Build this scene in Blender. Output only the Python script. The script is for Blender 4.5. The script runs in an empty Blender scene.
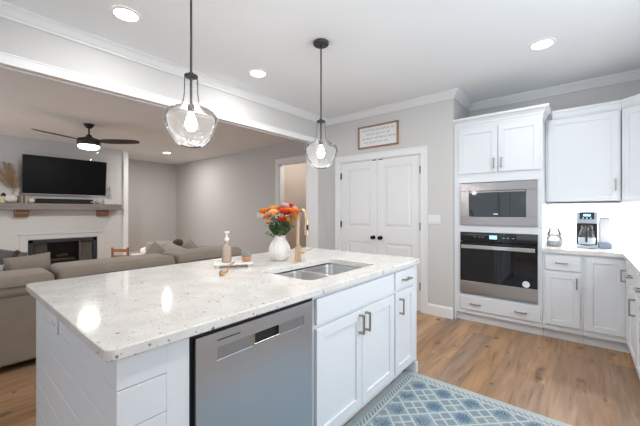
import bpy, bmesh, math, random
from mathutils import Vector, Matrix
random.seed(7)
C = bpy.context.scene.collection
S = bpy.context.scene
PI = math.pi
R = math.radians

# ------------------------------------------------------------ camera, world, exposure
cd = bpy.data.cameras.new('camera'); cam = bpy.data.objects.new('camera', cd); C.objects.link(cam)
cam.location = (0, 0, 1.30); cam.rotation_euler = (R(90), 0, R(39.65))
cd.sensor_width = 36; cd.lens = 316/640*36; cd.shift_y = -2/640; cd.clip_start = .02
S.camera = cam
S.view_settings.view_transform = 'Standard'; S.view_settings.look = 'None'
S.view_settings.gamma = 1; S.view_settings.use_curve_mapping = False
S.view_settings.exposure = 0.13
w = bpy.data.worlds.new('world'); S.world = w; w.use_nodes = True
w.node_tree.nodes['Background'].inputs[0].default_value = (.75, .87, 1, 1)
w.node_tree.nodes['Background'].inputs[1].default_value = 1.2

def light(name, kind, loc, power, color=(1, 1, 1), rot=(0, 0, 0), size=(.2, .2), parent=None, shape=None, spread=None, radius=None):
    l = bpy.data.lights.new(name, kind); l.energy = power; l.color = color
    if kind == 'AREA':
        l.shape = shape or 'RECTANGLE'; l.size = size[0]
        if l.shape in ('RECTANGLE', 'ELLIPSE'): l.size_y = size[1]
        if spread: l.spread = spread
    elif radius: l.shadow_soft_size = radius
    o = bpy.data.objects.new(name, l); C.objects.link(o); o.location = loc; o.rotation_euler = rot
    if parent: o.parent = parent
    return o
COOL = (.80, .90, 1.0); WARM = (1.0, .965, .915); NEUT = (1.0, .99, .97)
# daylight entering through the windows of the rear wall (behind the camera) and an unseen window on the right
light('window_daylight', 'AREA', (-1.3, -2.34, 1.45), 14, COOL, (R(90), 0, 0), (3.2, 1.9))
light('window_daylight', 'AREA', (-7.0, -2.34, 1.35), 42, (.97, .96, 1), (R(90), 0, 0), (2.6, 2.0))
light('window_daylight', 'AREA', (.905, 1.90, 1.62), 33, COOL, (R(90), 0, R(90)), (1.7, 1.15))

# ------------------------------------------------------------ materials
def mat(name, col, rough=.5, metal=0, spec=.5, coat=0, emis=None, es=0):
    m = bpy.data.materials.new(name); m.use_nodes = True
    b = m.node_tree.nodes['Principled BSDF']
    b.inputs['Base Color'].default_value = (*col, 1); b.inputs['Roughness'].default_value = rough
    b.inputs['Metallic'].default_value = metal; b.inputs['Specular IOR Level'].default_value = spec
    b.inputs['Coat Weight'].default_value = coat
    if emis: b.inputs['Emission Color'].default_value = (*emis, 1); b.inputs['Emission Strength'].default_value = es
    return m
class NT:
    def __init__(s, m): s.m = m; s.t = m.node_tree; s.b = s.t.nodes['Principled BSDF']
    def n(s, t, **k):
        x = s.t.nodes.new(t)
        for a, v in k.items(): setattr(x, a, v)
        return x
    def set(s, sock, v):
        if hasattr(v, 'links'): s.t.links.new(v, sock)
        elif v is not None: sock.default_value = v
    def math(s, op, a, b=None, c=None):
        x = s.n('ShaderNodeMath', operation=op); s.set(x.inputs[0], a)
        if b is not None: s.set(x.inputs[1], b)
        if c is not None: s.set(x.inputs[2], c)
        return x.outputs[0]
    def mix(s, f, a, b):
        x = s.n('ShaderNodeMix', data_type='RGBA'); s.set(x.inputs[0], f)
        s.set(x.inputs[6], (*a, 1) if isinstance(a, tuple) else a); s.set(x.inputs[7], (*b, 1) if isinstance(b, tuple) else b)
        return x.outputs[2]
    def coord(s, scale=(1, 1, 1), rot=(0, 0, 0), loc=(0, 0, 0)):
        g = s.n('ShaderNodeNewGeometry'); mp = s.n('ShaderNodeMapping')
        s.t.links.new(g.outputs['Position'], mp.inputs[0])
        mp.inputs['Scale'].default_value = scale; mp.inputs['Rotation'].default_value = rot; mp.inputs['Location'].default_value = loc
        return mp.outputs[0]
    def noise(s, v, scale, detail=3, rough=.5, dist=0):
        x = s.n('ShaderNodeTexNoise'); s.set(x.inputs['Vector'], v); x.inputs['Scale'].default_value = scale
        x.inputs['Detail'].default_value = detail; x.inputs['Roughness'].default_value = rough; x.inputs['Distortion'].default_value = dist
        return x.outputs[0]
    def ramp(s, f, stops):
        x = s.n('ShaderNodeValToRGB'); s.set(x.inputs[0], f); r = x.color_ramp
        while len(r.elements) < len(stops): r.elements.new(.5)
        for e, (p, c) in zip(r.elements, stops): e.position = p; e.color = (*c, 1)
        return x.outputs[0]
    def bump(s, h, strength=.2, dist=.01):
        x = s.n('ShaderNodeBump'); s.set(x.inputs['Height'], h); x.inputs['Strength'].default_value = strength; x.inputs['Distance'].default_value = dist
        s.t.links.new(x.outputs[0], s.b.inputs['Normal'])
    def base(s, c): s.set(s.b.inputs['Base Color'], c)
def painted(name, col, rough=.5, amt=.04, scale=60):
    m = mat(name, col, rough); k = NT(m); v = k.coord()
    k.bump(k.noise(v, scale, 3), amt, .002); return m
M = {}
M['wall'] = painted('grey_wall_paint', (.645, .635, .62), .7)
M['wall_living'] = painted('dimmed_grey_wall_paint', (.57, .56, .55), .7)  # kitchen grey darkened to stand for the dimmer living room light
M['hall'] = painted('beige_wall_paint', (.58, .50, .44), .7)
M['ceiling'] = painted('white_ceiling_paint', (.86, .88, .90), .8)
M['trim'] = painted('white_trim_paint', (.84, .84, .84), .35, .02)
M['soffit'] = painted('bright_white_trim_paint', (.9, .9, .9), .4, .02)
M['cab'] = painted('white_cabinet_paint', (.77, .795, .825), .32, .02)
M['door'] = painted('white_door_paint', (.83, .83, .83), .4, .02)
M['black'] = mat('black_metal', (.012, .012, .013), .4, .6)
M['matblack'] = mat('matte_black', (.014, .014, .015), .6)
M['gap'] = mat('dark_gap', (.01, .01, .01), .8)
M['blackglass'] = mat('black_glass', (.008, .008, .01), .04, 0, .6)
M['screen'] = mat('tv_screen', (.004, .004, .005), .3, 0, .12)
M['nickel'] = mat('brushed_champagne_nickel', (.42, .37, .31), .32, 1)
M['gold'] = mat('champagne_bronze', (.62, .45, .30), .3, 1)
M['chrome'] = mat('chrome', (.75, .75, .76), .12, 1)
M['plastic'] = mat('white_plastic', (.82, .82, .82), .35)
M['display'] = mat('blue_lit_display', (.1, .2, .3), .3, emis=(.35, .7, 1), es=1.6)
M['porcelain'] = mat('white_ceramic', (.80, .765, .73), .55)
M['terracotta'] = mat('terracotta', (.55, .26, .15), .7)
M['can'] = mat('lit_diffuser', (1, 1, 1), .5, emis=(1, .97, .92), es=14)
M['bowl_glow'] = mat('lit_frosted_bowl', (1, 1, 1), .5, emis=(1, .97, .93), es=5)
M['bulb'] = mat('lit_bulb', (1, 1, 1), .5, emis=(1, .95, .86), es=22)
M['brass_dark'] = mat('dark_bronze', (.09, .085, .08), .4, .8)
M['blade'] = mat('dark_fan_blade', (.03, .025, .022), .5)

def steel(name, col, axis):
    m = mat(name, col, .27, 1); k = NT(m)
    sc = {'h': (2, 2, 420), 'v': (420, 420, 2)}[axis]
    n = k.noise(k.coord(sc), 1.0, 3)
    k.set(k.b.inputs['Roughness'], k.math('MULTIPLY_ADD', n, .06, .27)); k.bump(n, .012, .0003)
    return m
M['steel'] = steel('brushed_stainless_steel', (.60, .64, .69), 'v')
M['steel_h'] = steel('horizontally_brushed_stainless', (.33, .30, .295), 'h')
M['steel_oven'] = steel('satin_oven_steel', (.52, .49, .48), 'h')
M['steel_sink'] = mat('satin_sink_steel', (.72, .71, .70), .33, 1)

def floor_mat():
    m = mat('oak_plank_floor', (.5, .35, .22), .42); k = NT(m)
    v = k.coord(rot=(0, 0, R(90)))
    br = k.n('ShaderNodeTexBrick', offset=.37, offset_frequency=2); k.set(br.inputs['Vector'], v)
    br.inputs['Scale'].default_value = 1; br.inputs['Brick Width'].default_value = 1.22; br.inputs['Row Height'].default_value = .178
    br.inputs['Mortar Size'].default_value = .0016; br.inputs['Mortar Smooth'].default_value = .3; br.inputs['Bias'].default_value = 0
    br.inputs['Color1'].default_value = (0, 0, 0, 1); br.inputs['Color2'].default_value = (1, 1, 1, 1); br.inputs['Mortar'].default_value = (.5, .5, .5, 1)
    tone = k.ramp(br.outputs['Color'], [(0, (.34, .19, .10)), (.3, (.50, .295, .155)), (.55, (.56, .35, .20)), (.8, (.42, .25, .145)), (1, (.37, .27, .19))])
    # shift the grain per plank
    sh = k.n('ShaderNodeVectorMath', operation='SCALE'); k.set(sh.inputs[0], br.outputs['Color']); sh.inputs['Scale'].default_value = 7.3
    ad = k.n('ShaderNodeVectorMath', operation='ADD'); k.set(ad.inputs[0], k.coord(scale=(22, 1.6, 1))); k.set(ad.inputs[1], sh.outputs[0])
    g = k.noise(ad.outputs[0], 1.0, 6, .62, .9)
    gr = k.ramp(g, [(.28, (.36, .31, .28)), (.44, (.84, .81, .78)), (.56, (.98, .97, .95)), (.75, (1.15, 1.12, 1.08))])
    mu = k.n('ShaderNodeMix', data_type='RGBA', blend_type='MULTIPLY'); mu.inputs[0].default_value = .85
    k.set(mu.inputs[6], tone); k.set(mu.inputs[7], gr)
    # broad streaks
    ad2 = k.n('ShaderNodeVectorMath', operation='ADD'); k.set(ad2.inputs[0], k.coord(scale=(7, .9, 1))); k.set(ad2.inputs[1], sh.outputs[0])
    g2 = k.noise(ad2.outputs[0], 1.0, 3, .5, 1.4)
    mu2 = k.n('ShaderNodeMix', data_type='RGBA', blend_type='MULTIPLY'); mu2.inputs[0].default_value = .5
    k.set(mu2.inputs[6], mu.outputs[2]); k.set(mu2.inputs[7], k.ramp(g2, [(.32, (.50, .46, .44)), (.55, (1.0, 1.0, 1.0)), (.75, (1.12, 1.1, 1.06))]))
    # knots
    vo = k.n('ShaderNodeTexVoronoi', voronoi_dimensions='2D'); k.set(vo.inputs['Vector'], k.coord(scale=(4.6, 2.6, 1))); vo.inputs['Scale'].default_value = 1
    dn = k.math('ADD', vo.outputs['Distance'], k.math('MULTIPLY', k.math('SUBTRACT', k.noise(k.coord(scale=(60, 22, 1)), 1, 2), .5), .16))
    sp = k.n('ShaderNodeSeparateColor'); k.set(sp.inputs[0], vo.outputs['Color'])
    kn = k.math('MULTIPLY', k.math('LESS_THAN', dn, k.math('MULTIPLY_ADD', sp.outputs[0], .19, -.06)), k.math('MULTIPLY_ADD', sp.outputs[1], .3, .55))
    c = k.mix(kn, mu2.outputs[2], (.13, .075, .045))
    c = k.mix(k.math('MULTIPLY', br.outputs['Fac'], .55), c, (.16, .10, .07))
    k.base(c); k.bump(k.math('SUBTRACT', g, br.outputs['Fac']), .12, .002)
    return m
M['floor'] = floor_mat()

def quartz():
    m = mat('white_speckled_quartz', (.8, .78, .75), .06, 0, .5); k = NT(m); v = k.coord()
    base = k.ramp(k.noise(v, 9, 4, .6), [(.3, (.69, .655, .615)), (.7, (.82, .795, .76))])
    n = k.n('ShaderNodeVectorMath', operation='ADD'); k.set(n.inputs[0], v)
    nz = k.n('ShaderNodeTexNoise'); k.set(nz.inputs['Vector'], v); nz.inputs['Scale'].default_value = 90
    s2 = k.n('ShaderNodeVectorMath', operation='SCALE'); k.set(s2.inputs[0], nz.outputs['Color']); s2.inputs['Scale'].default_value = .007
    k.set(n.inputs[1], s2.outputs[0])
    out = base
    for sc, th, sel, col in ((24, .11, .17, (.10, .065, .055)), (46, .19, .18, (.26, .17, .14)), (90, .24, .20, (.42, .34, .29)), (60, .16, .07, (.10, .13, .19)), (140, .3, .24, (.58, .53, .48))):
        vo = k.n('ShaderNodeTexVoronoi'); k.set(vo.inputs['Vector'], n.outputs[0]); vo.inputs['Scale'].default_value = sc
        sep = k.n('ShaderNodeSeparateColor'); k.set(sep.inputs[0], vo.outputs['Color'])
        rad = k.math('MULTIPLY', sep.outputs[1], th)
        f = k.math('MULTIPLY', k.math('LESS_THAN', vo.outputs['Distance'], k.math('ADD', rad, th*.45)), k.math('LESS_THAN', sep.outputs[0], sel))
        out = k.mix(k.math('MULTIPLY', f, .85), out, col)
    k.base(out); return m
M['quartz'] = quartz()

def fabric(name, c1, c2, scale=300):
    m = mat(name, c1, .9, 0, .15); k = NT(m); v = k.coord()
    n = k.noise(v, scale, 2); n2 = k.noise(v, 6, 3)
    k.base(k.mix(k.math('MULTIPLY_ADD', n2, .5, k.math('MULTIPLY', n, .5)), c1, c2)); k.bump(n, .3, .002)
    k.b.inputs['Sheen Weight'].default_value = .2
    return m
M['sofa'] = fabric('taupe_sofa_fabric', (.19, .15, .118), (.37, .31, .25))
M['pillow'] = fabric('light_taupe_fabric', (.24, .20, .155), (.40, .34, .28))
M['pillow_grey'] = fabric('grey_cushion_fabric', (.13, .12, .115), (.20, .185, .18))
M['pillow_cream'] = fabric('cream_cushion_fabric', (.42, .38, .33), (.55, .50, .45))
M['plush'] = fabric('dark_brown_plush', (.05, .04, .035), (.12, .09, .07), 120)

def wood(name, c1, c2, axis='y', rough=.55):
    m = mat(name, c1, rough); k = NT(m)
    sc = {'x': (2, 25, 25), 'y': (25, 2, 25), 'z': (25, 25, 2)}[axis]
    n = k.noise(k.coord(scale=sc), 1, 5, .6, .6); k.base(k.mix(n, c1, c2)); k.bump(n, .2, .003); return m
M['mantel'] = wood('weathered_grey_wood', (.13, .115, .105), (.31, .28, .26))
M['corbel'] = wood('brown_corbel_wood', (.16, .085, .045), (.28, .16, .09), 'x')
M['frame'] = wood('brown_oak_frame', (.30, .15, .08), (.42, .24, .14), 'x')
M['chair'] = wood('honey_brown_wood', (.22, .085, .03), (.42, .19, .08), 'z')
M['log'] = wood('charred_log', (.03, .025, .02), (.12, .09, .07), 'y', .9)

def glass(name, tint=(1, 1, 1), bump=0, ior=1.5, base_op=.03, haze=(.9, .95, 1)):
    """clear thin glass: fresnel-weighted reflection over a transparent body"""
    m = bpy.data.materials.new(name); m.use_nodes = True; t = m.node_tree; t.nodes.clear()
    out = t.nodes.new('ShaderNodeOutputMaterial'); mx = t.nodes.new('ShaderNodeMixShader')
    tr = t.nodes.new('ShaderNodeBsdfTransparent'); gl = t.nodes.new('ShaderNodeBsdfGlossy'); df = t.nodes.new('ShaderNodeBsdfDiffuse')
    df.inputs[0].default_value = (*haze, 1); m2 = t.nodes.new('ShaderNodeMixShader'); m2.inputs[0].default_value = base_op
    fr = t.nodes.new('ShaderNodeFresnel'); fr.inputs[0].default_value = ior
    tr.inputs[0].default_value = (*tint, 1); gl.inputs['Roughness'].default_value = .06
    t.links.new(tr.outputs[0], m2.inputs[1]); t.links.new(df.outputs[0], m2.inputs[2])
    t.links.new(fr.outputs[0], mx.inputs[0]); t.links.new(m2.outputs[0], mx.inputs[1]); t.links.new(gl.outputs[0], mx.inputs[2]); t.links.new(mx.outputs[0], out.inputs[0])
    if bump:
        g = t.nodes.new('ShaderNodeNewGeometry'); v = t.nodes.new('ShaderNodeTexVoronoi'); v.inputs['Scale'].default_value = 95
        t.links.new(g.outputs['Position'], v.inputs['Vector']); b = t.nodes.new('ShaderNodeBump'); b.inputs['Strength'].default_value = bump; b.inputs['Distance'].default_value = .004
        t.links.new(v.outputs['Distance'], b.inputs['Height'])
        for x in (gl, fr): t.links.new(b.outputs[0], x.inputs['Normal'])
        # small seeds (bubbles) in the glass
        lt = t.nodes.new('ShaderNodeMath'); lt.operation = 'LESS_THAN'; lt.inputs[1].default_value = .26; t.links.new(v.outputs['Distance'], lt.inputs[0])
        mu = t.nodes.new('ShaderNodeMath'); mu.operation = 'MULTIPLY_ADD'; mu.inputs[1].default_value = .28; mu.inputs[2].default_value = base_op
        t.links.new(lt.outputs[0], mu.inputs[0]); t.links.new(mu.outputs[0], m2.inputs[0])
    return m
M['glass'] = glass('clear_glass')
def shade_glass(name, seeds):
    """clear glass whose rims catch the lamp inside"""
    m = bpy.data.materials.new(name); m.use_nodes = True; t = m.node_tree; t.nodes.clear(); N = t.nodes.new; L = t.links.new
    out = N('ShaderNodeOutputMaterial'); tr = N('ShaderNodeBsdfTransparent'); gl = N('ShaderNodeBsdfGlossy'); gl.inputs['Roughness'].default_value = .08
    df = N('ShaderNodeBsdfDiffuse'); tl = N('ShaderNodeBsdfTranslucent')
    for x in (df, tl): x.inputs[0].default_value = (.95, .97, 1, 1)
    ms = N('ShaderNodeMixShader'); L(df.outputs[0], ms.inputs[1]); L(tl.outputs[0], ms.inputs[2])
    lw = N('ShaderNodeLayerWeight'); lw.inputs[0].default_value = .5
    pw = N('ShaderNodeMath'); pw.operation = 'POWER'; pw.inputs[1].default_value = 3.5; L(lw.outputs['Facing'], pw.inputs[0])
    ma = N('ShaderNodeMath'); ma.operation = 'MULTIPLY_ADD'; ma.inputs[1].default_value = .14; ma.inputs[2].default_value = .022; L(pw.outputs[0], ma.inputs[0])
    fac = ma.outputs[0]
    if seeds:
        g = N('ShaderNodeNewGeometry'); v = N('ShaderNodeTexVoronoi'); v.inputs['Scale'].default_value = 78; L(g.outputs['Position'], v.inputs['Vector'])
        lt = N('ShaderNodeMath'); lt.operation = 'LESS_THAN'; lt.inputs[1].default_value = .36; L(v.outputs['Distance'], lt.inputs[0])
        mu = N('ShaderNodeMath'); mu.operation = 'MULTIPLY_ADD'; mu.inputs[1].default_value = .12; L(lt.outputs[0], mu.inputs[0]); L(fac, mu.inputs[2]); fac = mu.outputs[0]
    m1 = N('ShaderNodeMixShader'); L(fac, m1.inputs[0]); L(tr.outputs[0], m1.inputs[1]); L(ms.outputs[0], m1.inputs[2])
    fr = N('ShaderNodeFresnel'); fr.inputs[0].default_value = 1.15
    m2 = N('ShaderNodeMixShader'); L(fr.outputs[0], m2.inputs[0]); L(m1.outputs[0], m2.inputs[1]); L(gl.outputs[0], m2.inputs[2]); L(m2.outputs[0], out.inputs[0]); return m
M['seeded'] = shade_glass('seeded_shade_glass', True); M['clearshade'] = shade_glass('clear_shade_glass', False)
M['jarglass'] = glass('greyish_jar_glass', (.86, .88, .9), base_op=.14, haze=(.55, .6, .65))
M['amber'] = glass('beige_soap_liquid', (.92, .80, .68), base_op=.5, haze=(.72, .58, .46))

def rug_mat():
    m = mat('blue_cream_lattice_rug', (.6, .6, .6), .95, 0, .1); k = NT(m)
    g = k.n('ShaderNodeNewGeometry'); sp = k.n('ShaderNodeSeparateXYZ'); k.set(sp.inputs[0], g.outputs['Position'])
    x, y = sp.outputs[0], sp.outputs[1]; a = .183
    X = k.math('ADD', x, .935); Y = k.math('SUBTRACT', y, 1.905)
    P = k.math('DIVIDE', k.math('ADD', X, Y), a); Q = k.math('DIVIDE', k.math('SUBTRACT', X, Y), a)
    pi, qi = k.math('ROUND', P), k.math('ROUND', Q)
    pl, ql = k.math('SUBTRACT', P, pi), k.math('SUBTRACT', Q, qi)
    odd = k.math('PINGPONG', k.math('ADD', pi, qi), 1)
    odd = k.math('GREATER_THAN', odd, .5)
    ap, aq = k.math('ABSOLUTE', pl), k.math('ABSOLUTE', ql)
    mx = k.math('MAXIMUM', ap, aq)
    line = k.math('GREATER_THAN', mx, .455)
    mn = k.math('MINIMUM', ap, aq)
    sub = k.math('MULTIPLY', odd, k.math('LESS_THAN', mn, .045))
    # star rosette
    r = k.math('SQRT', k.math('ADD', k.math('MULTIPLY', pl, pl), k.math('MULTIPLY', ql, ql)))
    th = k.math('ARCTAN2', pl, ql)
    star = k.math('LESS_THAN', r, k.math('MULTIPLY_ADD', k.math('COSINE', k.math('MULTIPLY', th, 8)), .09, .37))
    ray = k.math('GREATER_THAN', k.math('ABSOLUTE', k.math('SINE', k.math('MULTIPLY', th, 4))), .30)
    core = k.math('LESS_THAN', r, .1)
    rosf = k.math('MULTIPLY', star, k.math('MAXIMUM', ray, core))
    nz = k.noise(g.outputs['Position'], 160, 3, .7); fade = k.noise(g.outputs['Position'], 9, 3)
    cream, light_blue, mid, deep = (.54, .56, .53), (.24, .31, .345), (.15, .225, .28), (.065, .13, .21)
    c_even = k.mix(rosf, (.24, .33, .385), deep)
    c_even = k.mix(k.math('MULTIPLY', core, .6), c_even, (.06, .11, .18))
    # odd: hatched little diamonds
    h = k.math('GREATER_THAN', k.math('SINE', k.math('MULTIPLY', k.math('ADD', X, Y), 620)), .2)
    c_odd = k.mix(h, light_blue, mid)
    c = k.mix(odd, c_even, c_odd)
    c = k.mix(k.math('MAXIMUM', line, sub), c, cream)
    # border
    x0, x1, y0, y1 = RUG
    dx = k.math('MINIMUM', k.math('SUBTRACT', x, x0), k.math('SUBTRACT', x1, x)); dy = k.math('MINIMUM', k.math('SUBTRACT', y, y0), k.math('SUBTRACT', y1, y))
    d = k.math('MINIMUM', dx, dy); along = k.math('ADD', x, y)
    tooth = k.math('GREATER_THAN', k.math('FRACT', k.math('DIVIDE', along, .034)), .42)
    band = k.math('LESS_THAN', d, .104)
    dent = k.math('MULTIPLY', k.math('MULTIPLY', k.math('GREATER_THAN', d, .052), k.math('LESS_THAN', d, .084)), tooth)
    bc = k.mix(dent, cream, (.17, .25, .29))
    bc = k.mix(k.math('GREATER_THAN', d, .098), bc, (.19, .28, .33))
    bc = k.mix(k.math('LESS_THAN', d, .046), bc, (.45, .50, .51))
    c = k.mix(band, c, bc)
    c = k.mix(k.math('MULTIPLY', nz, .28), c, (.42, .45, .45)); c = k.mix(k.math('MULTIPLY', k.math('GREATER_THAN', fade, .56), .18), c, cream)
    k.base(c); k.bump(nz, .5, .004)
    return m
RUG = (-1.100, .12, .35, 2.435)
M['rug'] = rug_mat()

def shiplap_mat():
    m = mat('white_shiplap_paint', (.60, .61, .61), .5); k = NT(m)
    g = k.n('ShaderNodeNewGeometry'); sp = k.n('ShaderNodeSeparateXYZ'); k.set(sp.inputs[0], g.outputs['Position'])
    f = k.math('LESS_THAN', k.math('FRACT', k.math('DIVIDE', sp.outputs[2], .19)), .03)
    k.base(k.mix(f, (.60, .61, .61), (.55, .555, .555))); k.bump(k.math('SUBTRACT', 1, f), .15, .002); return m
M['shiplap'] = shiplap_mat()

# ------------------------------------------------------------ mesh helpers
def FR(o, u, n): return (Vector((*o, 0)), Vector((*u, 0)), Vector((*n, 0)))
class MB:
    def __init__(s): s.bm = bmesh.new()
    def _box(s, pts, bev, seg=2):
        v = [s.bm.verts.new(p) for p in pts]
        fs = [s.bm.faces.new([v[i] for i in q]) for q in ((0, 1, 3, 2), (4, 6, 7, 5), (0, 4, 5, 1), (2, 3, 7, 6), (0, 2, 6, 4), (1, 5, 7, 3))]
        if bev:
            es = list({e for f in fs for e in f.edges})
            bmesh.ops.bevel(s.bm, geom=es, offset=bev, segments=seg, affect='EDGES', profile=.5)
        return s
    def box(s, x0, x1, y0, y1, z0, z1, bev=0, seg=2):
        return s._box([(x, y, z) for x in (x0, x1) for y in (y0, y1) for z in (z0, z1)], bev, seg)
    def fbox(s, F, u0, u1, z0, z1, n0, n1, bev=0, seg=2):
        o, u, n = F
        return s._box([o+u*a+n*b+Vector((0, 0, z)) for a in (u0, u1) for b in (n0, n1) for z in (z0, z1)], bev, seg)
    def lathe(s, prof, c=(0, 0, 0), seg=32, cap=True, wob=None):
        rings = []
        for r, z in prof:
            rings.append([s.bm.verts.new((c[0]+r*(wob(i/seg*2*PI, z) if wob else 1)*math.cos(i/seg*2*PI), c[1]+r*(wob(i/seg*2*PI, z) if wob else 1)*math.sin(i/seg*2*PI), c[2]+z)) for i in range(seg)])
        for a, b in zip(rings, rings[1:]):
            for i in range(seg): s.bm.faces.new((a[i], a[(i+1) % seg], b[(i+1) % seg], b[i]))
        if cap:
            for rg in (rings[0], rings[-1]): s.bm.faces.new(rg)
        return s
    def tube(s, pts, r, seg=12, radii=None):
        pts = [Vector(p) for p in pts]; rings = []; up = None
        for i, p in enumerate(pts):
            d = (pts[min(i+1, len(pts)-1)]-pts[max(i-1, 0)]).normalized()
            if up is None: up = d.orthogonal().normalized()
            up = (up-d*up.dot(d)).normalized(); sd = d.cross(up); rr = radii[i] if radii else r
            rings.append([s.bm.verts.new(p+up*rr*math.cos(k/seg*2*PI)+sd*rr*math.sin(k/seg*2*PI)) for k in range(seg)])
        for a, b in zip(rings, rings[1:]):
            for i in range(seg): s.bm.faces.new((a[i], a[(i+1) % seg], b[(i+1) % seg], b[i]))
        for rg in (rings[0], rings[-1]): s.bm.faces.new(rg)
        return s
    def ball(s, c, r, sc=(1, 1, 1), seg=16):
        mtx = Matrix.Translation(c) @ Matrix.Diagonal((*sc, 1))
        bmesh.ops.create_uvsphere(s.bm, u_segments=seg, v_segments=seg//2+2, radius=r, matrix=mtx); return s
    def poly(s, pts, z0, z1):
        a = [s.bm.verts.new((*p, z0)) for p in pts]; b = [s.bm.verts.new((*p, z1)) for p in pts]
        s.bm.faces.new(a); s.bm.faces.new(b)
        for i in range(len(pts)): j = (i+1) % len(pts); s.bm.faces.new((a[i], a[j], b[j], b[i]))
        return s
    def prism(s, F, prof, u0, u1, m0=0, m1=0):
        """profile of (n, z) swept along u, with mitred ends"""
        o, u, n = F
        a = [s.bm.verts.new(o+u*(u0+m0*p)+n*p+Vector((0, 0, z))) for p, z in prof]
        b = [s.bm.verts.new(o+u*(u1+m1*p)+n*p+Vector((0, 0, z))) for p, z in prof]
        s.bm.faces.new(a); s.bm.faces.new(b)
        for i in range(len(prof)): j = (i+1) % len(prof); s.bm.faces.new((a[i], a[j], b[j], b[i]))
        return s
    def build(s, name, m, parent=None, smooth=False, label=None, org=None):
        off = org
        if off is None:
            r = parent
            while r is not None and r.parent: r = r.parent
            off = r.location if r is not None else Vector((0, 0, 0))
        if Vector(off).length: bmesh.ops.translate(s.bm, verts=s.bm.verts, vec=-Vector(off))
        bmesh.ops.recalc_face_normals(s.bm, faces=s.bm.faces)
        me = bpy.data.meshes.new(name); s.bm.to_mesh(me); s.bm.free()
        if smooth:
            me.polygons.foreach_set('use_smooth', [True]*len(me.polygons))
            try: me.set_sharp_from_angle(angle=R(40))
            except Exception: pass
        me.materials.append(M[m] if isinstance(m, str) else m)
        o = bpy.data.objects.new(name, me); C.objects.link(o)
        if parent: o.parent = parent
        elif org is not None: o.location = org
        if label: o['label'] = label
        return o
def tag(o, label, cat, group=None, kind=None):
    o['label'] = label; o['category'] = cat
    if group: o['group'] = group
    if kind: o['kind'] = kind
    return o
def T(name, label, cat, loc=(0, 0, 0), group=None):
    o = bpy.data.objects.new(name, None); C.objects.link(o); o.location = loc; o.empty_display_size = .1
    return tag(o, label, cat, group)
def st(o): o['kind'] = 'structure'; return o

# ------------------------------------------------------------ room shell
CZ = 2.74
st(MB().box(-9.9, 1.1, -2.6, 6.4, -.1, 0).build('floor', 'floor'))
st(MB().box(-9.9, 1.1, -2.6, 6.4, CZ, CZ+.1).build('ceiling', 'ceiling'))
st(MB().box(.92, 1.05, -2.5, 4.7, 0, CZ).build('wall_right', 'wall'))
st(MB().box(-1.19, .92, 4.60, 4.75, 0, CZ).build('wall_back', 'wall'))
st(MB().box(-1.29, -1.19, 4.05, 4.60, 0, CZ).build('wall_alcove_side', 'wall'))
PY = 3.95
st(MB().box(-3.13, -2.86, PY, PY+.1, 0, CZ).box(-1.59, -1.19, PY, PY+.1, 0, CZ).box(-2.86, -1.59, PY, PY+.1, 2.045, CZ).build('wall_pantry', 'wall'))
BX0, BX1 = -3.345, -3.13
st(MB().box(BX0, BX1, 3.72, 4.70, 0, 2.39).build('wall_stub', 'wall'))
st(MB().box(BX0, BX1, -2.5, 4.70, 2.39, CZ).build('wall_header', 'wall'))
LY = 4.70
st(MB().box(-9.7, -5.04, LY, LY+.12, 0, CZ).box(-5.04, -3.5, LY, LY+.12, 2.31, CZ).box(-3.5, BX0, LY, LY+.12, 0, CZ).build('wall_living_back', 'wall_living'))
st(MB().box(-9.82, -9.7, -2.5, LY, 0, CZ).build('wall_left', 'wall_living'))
# chimney breast with a firebox opening
FY0, FY1, FZ = 1.16, 2.23, .69
st(MB().box(-9.7, -8.4, .50, FY0, 0, CZ).box(-9.7, -8.4, FY1, 2.80, 0, CZ).box(-9.7, -8.4, FY0, FY1, FZ, CZ).box(-9.7, -9.0, FY0, FY1, 0, FZ).box(-9.0, -8.4, FY0, FY1, 0, .09).build('wall_chimney', 'shiplap'))
st(MB().box(-8.5, -8.375, 2.80, 2.90, 0, CZ, .004).build('trim_1', 'trim'))
# hall beyond the cased opening
st(MB().box(-5.3, -3.3, 6.1, 6.2, 0, CZ).box(-5.4, -5.3, LY+.12, 6.2, 0, CZ).box(-3.3, -3.2, LY+.12, 6.2, 0, CZ).build('wall_hall', 'hall'))
# rear wall with window openings (behind the camera)
def rear(x0, x1, z0, z1, holes):
    mb = MB(); cur = x0
    for a, b, c, d in holes:
        mb.box(cur, a, -2.6, -2.5, z0, z1); mb.box(a, b, -2.6, -2.5, z0, c); mb.box(a, b, -2.6, -2.5, d, z1); cur = b
    mb.box(cur, x1, -2.6, -2.5, z0, z1); return mb
st(rear(-9.7, .92, 0, CZ, [(-7.8, -5.0, .3, 2.4), (-3.0, .4, .45, 2.45)]).build('wall_rear', 'wall'))
for i, (a, b, c, d) in enumerate([(-7.8, -5.0, .3, 2.4), (-3.0, .4, .45, 2.45)]):
    wn = st(MB().box(a, b, -2.56, -2.55, c, d).build('window_%d' % (i+1), 'glass'))
    fr = MB(); k = 3
    for j in range(k+1):
        xx = a+(b-a)*j/k; fr.box(xx-.03, xx+.03, -2.58, -2.50, c, d)
    fr.box(a, b, -2.58, -2.50, c, c+.05).box(a, b, -2.58, -2.50, d-.05, d)
    fr.build('window_frame', 'trim', wn)

w3 = st(MB().box(.908, .914, 1.05, 2.75, 1.045, 2.195).build('window_3', 'glass'))
fr = MB().box(.89, .9195, .97, 1.05, .96, 2.28).box(.89, .9195, 2.75, 2.83, .96, 2.28).box(.89, .9195, 1.05, 2.75, 2.195, 2.28).box(.87, .9195, 1.05, 2.75, .96, 1.045).box(.895, .904, 1.88, 1.92, 1.045, 2.195)
fr.build('window_frame', 'trim', w3)
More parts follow.
